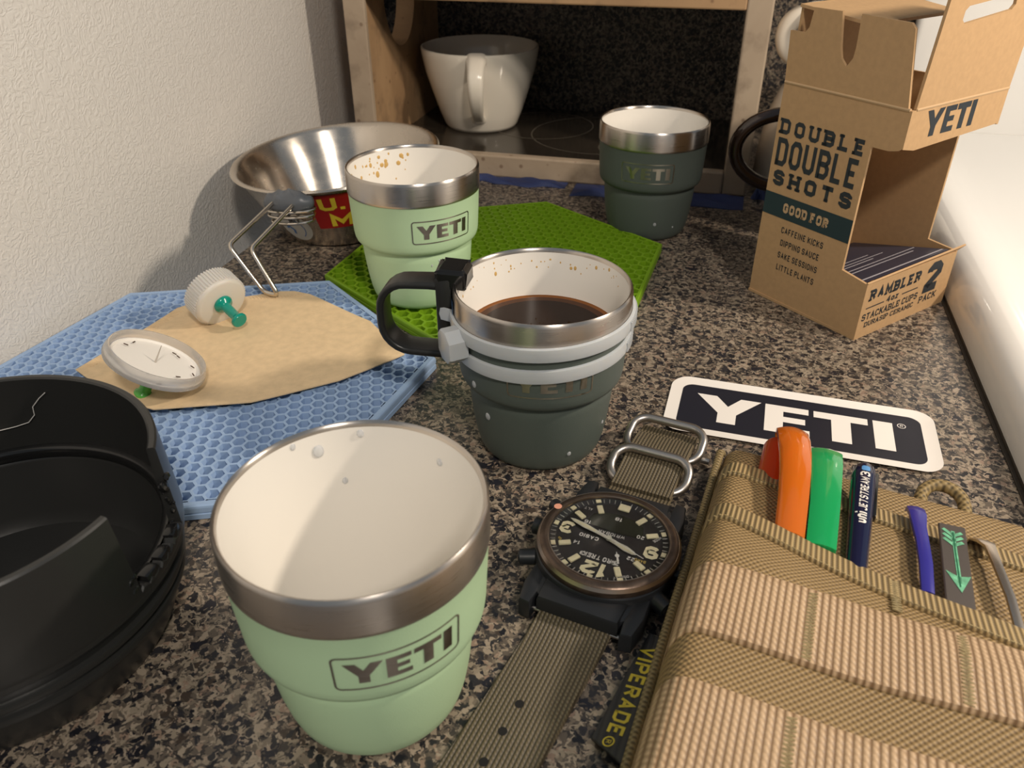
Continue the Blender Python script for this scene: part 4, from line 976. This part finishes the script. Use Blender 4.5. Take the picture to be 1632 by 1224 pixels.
def hand(name, l, wdt, rot, z, tail=2.5):
    poly = [(-wdt * .25, -tail), (wdt * .25, -tail), (wdt * .35, l * .35), (wdt / 2, l * .62), (wdt * .3, l * .9), (0, l), (-wdt * .3, l * .9), (-wdt / 2, l * .62), (-wdt * .35, l * .35)]
    o = obj(name, prism(poly, 0, .25).xf(Matrix.Translation((0, 0, z)) @ Matrix.Rotation(rot, 4, 'Z')), M['hand'], wt)
    inl = [(x * .5, y * .92 + l * .02) for x, y in poly if y > 0]
    obj('lume_fill', prism(inl, .26, .32).xf(Matrix.Translation((0, 0, z)) @ Matrix.Rotation(rot, 4, 'Z')), M['lume'], o)
hand('minute_hand', 14.5, 1.9, D(-105), 12.3); hand('hour_hand', 10.2, 2.2, D(72), 12.0)
obj('second_hand', prism([(-.15, -4), (.15, -4), (.1, 13), (-.1, 13)], 12.75, 12.85).xf(Matrix.Rotation(D(71), 4, 'Z')), M['dial_white'], wt)
obj('sub_dial_hand', prism([(-.1, -1.6), (.1, -1.6), (.35, 2), (0, 3.2), (-.35, 2)], 11.75, 11.9).merge(cyl(.7, .7, 11.75, 11.95, 14)).xf(Matrix.Translation((-4.6, 5.6, 0)) @ Matrix.Rotation(D(25), 4, 'Z')), M['dial_white'], wt)
obj('hand_pinion', cyl(.9, .9, 12.0, 13.0, 16), M['hand'], wt, True)
# crown, pushers, lugs
for x, y, a, rr in ((-20.5, 13.0, 148, 2.9), (-23.5, 0, 180, 1.8), (21.3, 11.5, 25, 2.6), (21.0, -12.5, -30, 2.4)):
    k = obj('side_button', cyl(rr, rr * .94, -2.5, 3.4, 24).merge(cyl(rr * .8, rr * .6, 3.4, 3.9, 24)).xf(Matrix.Translation((x, y, 6.4)) @ Matrix.Rotation(D(a), 4, 'Z') @ Matrix.Rotation(pi / 2, 4, 'Y')), M['case'], wt, True, 40)
obj('crown', cyl(2.8, 2.8, -2, 2.6, 28).xf(Matrix.Translation((23.0, -2.0, 6.6)) @ Matrix.Rotation(pi / 2, 4, 'Y')), M['case'], wt, True, 40)
for sy in (1, -1):
    for sx in (1, -1):
        lugp = [(13.2, 15), (18.2, 13), (18.6, 22), (17.2, 29.5), (13.6, 30), (13.0, 24)]
        obj('lug', prism([(x * sx, y * sy) for x, y in lugp], 1.2, 8.2, 1.2), M['case'], wt, True, 35)
    obj('strap_cover', prism([(-13, 19 * sy), (13, 19 * sy), (12.4, 27.5 * sy), (-12.4, 27.5 * sy)], 3.5, 9.0, 1.5), M['case'], wt, True, 35)
    obj('spring_bar', cyl(.8, .8, -13.6, 13.6, 12).xf(Matrix.Translation((0, 26.6 * sy, 2.6)) @ Matrix.Rotation(pi / 2, 4, 'Y')), M['ring'], wt, True)
def strap(y0, y1, zf, sk=0.0, wdt=22.4, th=1.25, n=60):
    vs = []; fs = []
    for i in range(n + 1):
        y = y0 + (y1 - y0) * i / n; z = zf(y); x = sk * (abs(y) - abs(y0)) * (1 if y > 0 else 1)
        for dx, dz in ((-wdt / 2, .2), (-wdt / 2 + .5, th), (wdt / 2 - .5, th), (wdt / 2, .2), (wdt / 2 - .4, 0), (-wdt / 2 + .4, 0)): vs.append((x + dx, y, z + dz))
    for i in range(n):
        for q in range(6): fs.append((i * 6 + q, i * 6 + (q + 1) % 6, i * 6 + 6 + (q + 1) % 6, i * 6 + 6 + q))
    fs += [tuple(range(6)), tuple(n * 6 + q for q in range(6))]
    return MB().add(vs, fs)
s1 = obj('strap', strap(20, 125, lambda y: .4 + 3.0 * math.exp(-((y - 20) / 10) ** 2), .07), M['strap'], wt, True, 50, label='olive woven strap with eyelet holes')
for y in (57.5, 66.5, 76.0, 85.5):
    obj('eyelet', disc(1.25, 1.72, 20, .07 * (y - 20) + 1.5, y), M['hole'], s1)
s2 = obj('strap', strap(-20, -74, lambda y: 2.6 + 2.2 * math.exp(-((y + 24) / 9) ** 2) + 2.2 * math.exp(-((y + 58) / 14) ** 2), 0, 22.0), M['strap'], wt, True, 50)
obj('strap_fold', strap(-34, -66, lambda y: 4.6 + 2.0 * math.exp(-((y + 56) / 12) ** 2), 0, 21.8), M['strap'], s2, True, 50)
def loop(y, z, tilt, w_=32, h_=12.5):
    return tube([(a, b * math.cos(tilt) + y, z + b * math.sin(tilt)) for a, b in rrect(w_, h_, 6.1, 8)], 1.65, 12, True)
obj('strap_ring', loop(-45.0, 6.6, D(-26), 27.5, 14), M['ring'], wt, True)
obj('strap_ring', loop(-65.5, 6.2, D(-20), 27.5, 16), M['ring'], wt, True)
obj('ring_bar', cyl(1.3, 1.3, -17.5, 14, 14).xf(Matrix.Translation((0, -64, 2.4)) @ Matrix.Rotation(pi / 2, 4, 'Y')), M['ring'], wt, True)
cr = obj('crystal', lathe([(18.4, 13.25), (10, 13.45), (.01, 13.5)], 64), M['crystal'], wt, True)

# ------------------------------------------------------------------ tan organiser pouch: local x along its top edge, local y towards its mouth
PA = D(-22); po = thing('organizer_pouch', 'tan nylon organizer pouch with webbing rows lying beside the watch', 'pouch', (78, 235, 0), PA)
PW = 99.0
def qb(p): return -20 - .17 * p            # mouth of the middle pocket
def qf(p): return -50 - .335 * p + .0006 * p * p   # mouth of the front pocket
def edge_round(p, r=9.0, n=2.4):
    d = min(p, PW - p)
    if d >= r: return 1.0
    return max(0, 1 - ((r - d) / r) ** n) ** (1 / n)
def qk(p): return -1.0 - .085 * p
def z_back(p, q):
    t = min(1, max(0, (qk(p) - q) / 7.0)); return 13.0 * edge_round(p, 7) * (1 - (1 - t) ** 2) ** .5
def z_mid(p, q):
    t = min(1, max(0, (qb(p) - q) / 14)); return (17.0 + 3.0 * t) * edge_round(p, 8)
def z_front(p, q):
    t = min(1, max(0, (qf(p) - q) / 22)); return (24.0 + 5.5 * t + .8 * math.sin(p * .09 + .5)) * edge_round(p, 9)
PS = [0, .25, .6, 1.1, 1.8, 2.8, 4, 5.5, 7, 9] + [9 + (PW - 18) * i / 36 for i in range(1, 36)] + [PW - k for k in (9, 7, 5.5, 4, 2.8, 1.8, 1.1, .6, .25, 0)]
def sheet_pq(top, bot, zf, drop, lift=0.0, ps=PS, nq=30, skirt=True):
    vs = []; nq_ = nq
    for p in ps:
        t0, b0 = top(p), bot(p)
        col = [(p, t0, drop(p))] if skirt else []
        for j in range(nq_ + 1):
            q = t0 + (b0 - t0) * (j / nq_) ** 1.35; col.append((p, q, zf(p, q) + lift))
        if skirt: col.append((p, b0, drop(p)))
        vs += col
    k = nq_ + (3 if skirt else 1); fs = []
    for i in range(len(ps) - 1):
        for j in range(k - 1): fs.append((i * k + j, i * k + j + 1, (i + 1) * k + j + 1, (i + 1) * k + j))
    if skirt:
        fs.append(tuple(range(k))); fs.append(tuple((len(ps) - 1) * k + j for j in range(k)))
    return MB().add(vs, fs)
BOT = -190.0
obj('back_section', sheet_pq(qk, lambda p: BOT, z_back, lambda p: 0.2), M['cordura'], po, True, 60)
obj('middle_pocket', sheet_pq(qb, lambda p: BOT, z_mid, lambda p: .3), M['cordura'], po, True, 60)
obj('front_pocket', sheet_pq(qf, lambda p: BOT, z_front, lambda p: .4), M['cordura'], po, True, 60)
def strip(top, wdt, zf, th, ps=None):
    """a thick band lying on a pocket's surface."""
    ps = ps or PS; vs = []; n = 8
    for p in ps:
        t0 = top(p); w_ = wdt
        prof = [(t0 + .5, -2.2), (t0 + .7, .3), (t0 + .5, th * .8)] + [(t0 - w_ * j / n, th) for j in range(n + 1)] + [(t0 - w_ - .3, th * .6), (t0 - w_ - .3, -.6)]
        for q, dz in prof: vs.append((p, q, max(.3, zf(p, q) + dz * (1 if p > .7 else .6))))
        k = len(prof)
    fs = []
    for i in range(len(ps) - 1):
        for j in range(k - 1): fs.append((i * k + j, i * k + j + 1, (i + 1) * k + j + 1, (i + 1) * k + j))
    return MB().add(vs, fs)
obj('binding', strip(qb, 8.0, z_mid, 1.0), M['binding'], po, True, 50)
bf = obj('binding', strip(qf, 8.6, z_front, 1.1), M['binding'], po, True, 50)
for top in (lambda p: qb(p) - 8.6, lambda p: qf(p) - 9.2):       # sewn lines under the bindings
    zf = z_mid if top(40) > -40 else z_front
    mb = MB()
    for k in range(62):
        p = 3 + k * 1.5; q = top(p) + .9
        mb.merge(box(-.55, .55, -.16, .16, 0, .3).xf(Matrix.Translation((p, q, zf(p, q) + 1.0)) @ Matrix.Rotation(-.25, 4, 'Z')))
    obj('stitch_line', mb, M['stitch'], po, kind='stuff')
w1 = obj('webbing_strap', strip(lambda p: -84.5, 23.5, z_front, 1.5), M['webbing'], po, True, 50)
w2 = obj('webbing_strap', strip(lambda p: -123.5, 25, z_front, 1.5), M['webbing'], po, True, 50)
def bartack(p, q0, q1, zf, par, lift):
    mb = MB(); n = int((q0 - q1) / .55)
    for k in range(n):
        q = q0 - (q0 - q1) * (k + .5) / n
        mb.merge(box(-1.2, 1.2, -.2, .2, -.3, .28, .1, 1).xf(Matrix.Translation((p + .15 * math.sin(k * 2.4), q, zf(p, q) + lift)) @ Matrix.Rotation(.2 * (-1) ** k, 4, 'Z')))
    obj('bartack', mb, M['stitch'], par, kind='stuff')
bartack(33, -85.5, -107.5, z_front, w1, 1.4); bartack(67.5, -85.5, -107.5, z_front, w1, 1.4); bartack(31.5, -124.5, -148, z_front, w2, 1.4); bartack(66, -124.5, -148, z_front, w2, 1.4)
bartack(53.5, qf(53.5) - .5, qf(53.5) - 15, z_front, bf, .9)
# piping up the left side seam
obj('side_piping', tube([(-.6, -2, 6)] + [(-1.0, -6 - i * 6, 9.0 - 1.5 * math.sin(i * .3)) for i in range(30)], 1.5, 10), M['piping'], po, True)
# cord loop at the mouth
lpth = [(a, b - 7.5, c) for a, b, c in [(66, -3, 8), (65.2, 2, 8.5), (66.5, 6.5, 9.5), (70, 9, 10.5), (74.5, 8.6, 10.5), (78, 6, 9.5), (79, 1.5, 8.5), (78.4, -4, 8)]]
def smooth(P, n=3):
    P = [Vector(p) for p in P]
    for _ in range(n):
        q = [P[0]]
        for a, b in zip(P, P[1:]): q += [a * .75 + b * .25, a * .25 + b * .75]
        P = q + [P[-1]]
    return P
obj('cord_loop', tube(smooth(lpth, 2), 2.1, 12), M['cord'], po, True)
# black side label
tg = obj('side_label', prism([(-12, -126), (-.2, -134), (1.5, -112), (.5, -94), (-6, -90), (-8.5, -104)], 0, .9, .2).map(lambda x, y, z: (x, y, z + 5.2 + x * .38)), M['tag'], po, label='black satin side label with yellow lettering')
mb = text('VIPERADE', 4.4, 29, 1.2, 1.3, False, 1.0, .18)
tm = Matrix.Translation((-4.4, -95.5, 6.15)) @ Matrix.Rotation(D(-94.5), 4, 'Z')
def put_tag(mb): return mb.xf(tm).map(lambda x, y, z: (x, y, 5.2 + x * .38 + 1.0))
obj('lettering', put_tag(mb.map(lambda a, b, c: (a, b - 2.2, c))), M['yellow'], tg)
mb = MB(); stroke(arc(0, 0, 1.35, 0, 2 * pi, 16), .4, mb); rt = text('R', 1.4, 1.0, 1.0); mb.merge(rt.map(lambda a, b, c: (a - .5, b - .7, c)))
obj('registered_mark', put_tag(mb.map(lambda a, b, c: (a + 31.4, b - .6, c))), M['yellow'], tg)

# ------------------------------------------------------------------ pens and clips in the pouch (pouch coordinates)
PM = Matrix.Translation((78, 235, 0)) @ Matrix.Rotation(PA, 4, 'Z')
def pthing(name, label, cat, p, q, z):
    b = PM @ Vector((p, q, z)); t = thing(name, label, cat, tuple(b), PA); t_off = Matrix.Translation((-p, -q, -z)); return t, t_off
def band(pathw, th, bow=0.0):
    """pathw: list of (p, q, z, width); rounded-top band."""
    vs = []; fs = []; n = 10
    for p, q, z, w_ in pathw:
        ring = []
        for i in range(n + 1):
            s = -1 + 2 * i / n; ring.append((p + s * w_ / 2, q, z + bow * w_ * (1 - s * s)))
        for i in range(n, -1, -1):
            s = -1 + 2 * i / n; ring.append((p + s * w_ / 2, q, z - th + bow * w_ * (1 - s * s)))
        vs += ring
    k = 2 * (n + 1)
    for i in range(len(pathw) - 1):
        for j in range(k): fs.append((i * k + j, i * k + (j + 1) % k, (i + 1) * k + (j + 1) % k, (i + 1) * k + j))
    fs += [tuple(range(k)), tuple((len(pathw) - 1) * k + j for j in range(k))]
    return MB().add(vs, fs)
# orange marker: cap standing in the middle pocket, long clip outside
t, o_ = pthing('orange_marker', 'translucent orange marker pen clipped in the pouch mouth', 'pen', 20, -30, 14)
capm = cyl(5.6, 5.6, 0, 30, 32).merge(sphere(5.6, 32, 12, 0, 0, 30, 1, 1, .5))
obj('cap', capm.xf(Matrix.Translation((18.6, -34.5, 12.6)) @ Matrix.Rotation(D(-86), 4, 'X')).xf(o_), M['orange_red'], t, True, 50)
arch = [(20.5, -3.0, 17.5, 7.0), (20.6, -2.2, 20.0, 8.6), (20.8, -3.0, 22.6, 9.6), (21.4, -6, 24.8, 10.2), (22.3, -12, 26.3, 10.2), (23.3, -20, 27.0, 9.9), (24.2, -30, 27.0, 9.4), (24.9, -42, 26.4, 8.8), (25.6, -58, 24.0, 8.4)]
obj('clip', band(arch, 2.2, .16).xf(o_), M['orange'], t, True, 60)
# green marker
t, o_ = pthing('green_marker', 'translucent green marker pen clipped next to the orange one', 'pen', 33, -30, 14)
obj('cap', cyl(5.0, 5.0, 0, 26, 32).xf(Matrix.Translation((33.6, -40, 14.0)) @ Matrix.Rotation(D(-88), 4, 'X')).xf(o_), M['jade'], t, True, 50)
arch = [(33.0, -9.8, 18.0, 8.4), (33.0, -9.2, 20.5, 9.2), (33.0, -9.8, 22.4, 9.6), (33.1, -12, 23.6, 9.8), (33.4, -20, 25.0, 9.6), (33.7, -30, 25.6, 9.2), (34.1, -42, 25.6, 8.6), (34.4, -60, 24.4, 8.2)]
obj('clip', band(arch, 2.0, .10).xf(o_), M['jade'], t, True, 60)
# navy pen with white lettering
t, o_ = pthing('ballpoint_pen', 'navy ballpoint pen with white lettering standing in the pouch', 'pen', 44.5, -30, 14)
pbm = Matrix.Translation((44.2, -68.5, 21.6)) @ Matrix.Rotation(D(-1.0), 4, 'Z') @ Matrix.Rotation(D(-90), 4, 'X')
obj('barrel', lathe([(.01, 0), (2.8, 0), (3.1, 10), (3.4, 24), (3.7, 38), (3.8, 48), (3.5, 52.5), (2.4, 54.6), (.01, 55.2)], 32).xf(pbm).xf(o_), M['navy_pen'], t, True, 50)
obj('clip', box(2.6, 4.4, -1.2, 1.4, 30, 52, .6).xf(pbm).xf(o_), M['black_gloss'], t, True)
PENR = [(0, 2.8), (10, 3.1), (24, 3.4), (38, 3.7), (48, 3.8), (52.5, 3.5), (60, 3)]
def pen_r(y):
    for (y0, r0), (y1, r1) in zip(PENR, PENR[1:]):
        if y0 <= y <= y1: return r0 + (r1 - r0) * (y - y0) / (y1 - y0)
    return 3.0
def on_pen(mb, y0, r=3.75):       # text x runs up the pen, text y wraps round it
    def f(x, y, z):
        rr = pen_r(y0 + x) + .14; a = y / rr
        return (-rr * math.sin(a), -rr * math.cos(a), y0 + x)
    mb = slice_x(mb, .8).map(lambda x, y, z: (y, x, z)); mb = slice_x(mb, .5).map(lambda x, y, z: (y, x, z))
    return mb.map(f).xf(pbm).xf(o_)
ln = obj('lettering', on_pen(text('uni', 3.4, 5.0, 1.5, 1.0).map(lambda a, b, c: (a, b - 1.3, c)), 22.5), M['white_print'], t)
obj('lettering', on_pen(text('JETSTREAM', 2.5, 16, 1.1, .9, False, .9, .18).map(lambda a, b, c: (a, b - 1.3, c)), 28.3), M['white_print'], t)
obj('lettering', on_pen(text('3', 3.0, 2.4, 1.2).map(lambda a, b, c: (a, b - 1.4, c)), 45.0), M['white_print'], t)
mb = MB().add([(x, y, 0) for x, y in rrect(2.8, 2.6, .8, 4)], [tuple(range(20))])
obj('colour_badge', on_pen(mb, 49.4), M['pen_blue'], t)
# royal blue clip
t, o_ = pthing('blue_clip_pen', 'slim pen with royal blue clip hooked over the pocket edge', 'pen', 61, -40, 16)
obj('clip', band([(60.0, -28.5, 20.5, 4.6), (60.2, -29.5, 22.2, 5.0), (60.6, -33, 23.0, 4.8), (60.8, -39, 23.4, 3.8), (61.3, -46, 24.0, 3.4), (61.8, -56, 24.6, 3.4), (62.4, -66, 23, 3.2)], 1.3, .12).xf(o_), M['blue_clip'], t, True, 60)
obj('barrel', cyl(2.2, 2.2, 0, 30, 20).xf(Matrix.Translation((61, -62, 15.5)) @ Matrix.Rotation(D(-90), 4, 'X')).xf(o_), M['blue_clip'], t, True)
# flat grey metal clip with the painted arrow
t, o_ = pthing('metal_clip_pen', 'flat grey metal clip with a painted green arrow', 'pen', 69, -48, 18)
pl_m = Matrix.Translation((69.2, -36.5, 24.4)) @ Matrix.Rotation(D(1.5), 4, 'Z') @ Matrix.Rotation(D(1), 4, 'X')
obj('plate', box(-3.6, 3.6, -36, 0, -1.2, 0, .3, 1).xf(pl_m).xf(o_), M['gun'], t)
mb = MB(); stroke([(0, -3), (.3, -24)], 1.0, mb)
for k in range(3): stroke([(0, -5 - k * 2.0), (-2.6, -2.6 - k * 2.0)], 1.1, mb); stroke([(0, -5 - k * 2.0), (2.4, -3.2 - k * 2.0)], 1.1, mb)
mb.add([(-3.0, -20, 0), (0.2, -21.6, 0), (3.3, -20.6, 0), (.5, -27.5, 0)], [(0, 1, 2, 3)])
am = obj('painted_arrow', mb.map(lambda x, y, z: (x, y, .12)).xf(pl_m).xf(o_), M['arrow'], t)
mb = MB(); stroke([(0, -3.5), (.05, -12), (.3, -25.5)], .35, mb)
obj('arrow_line', mb.map(lambda x, y, z: (x, y, .2)).xf(pl_m).xf(o_), M['arrow_dark'], am)
obj('barrel', cyl(2.4, 2.4, 0, 30, 20).xf(Matrix.Translation((69, -70, 17)) @ Matrix.Rotation(D(-90), 4, 'X')).xf(o_), M['gun'], t, True)
# bent steel clip
t, o_ = pthing('steel_clip_pen', 'slender bent bright steel pocket clip at the right end of the pouch', 'pen', 80, -52, 18)
obj('clip', band([(77.5, -36.0, 18.5, 6.4), (77.7, -36.6, 21.4, 6.0), (78.4, -39, 23.2, 4.6), (79.0, -42, 24.2, 2.8), (80.2, -50, 24.6, 2.4), (82, -62, 25.0, 2.2), (84, -80, 24.0, 2.2)], 1.0, .06).xf(o_), M['clip_steel'], t, True, 60)
obj('barrel', cyl(2.0, 2.0, 0, 30, 20).xf(Matrix.Translation((79, -72, 16.5)) @ Matrix.Rotation(D(-90), 4, 'X')).xf(o_), M['clip_steel'], t, True)
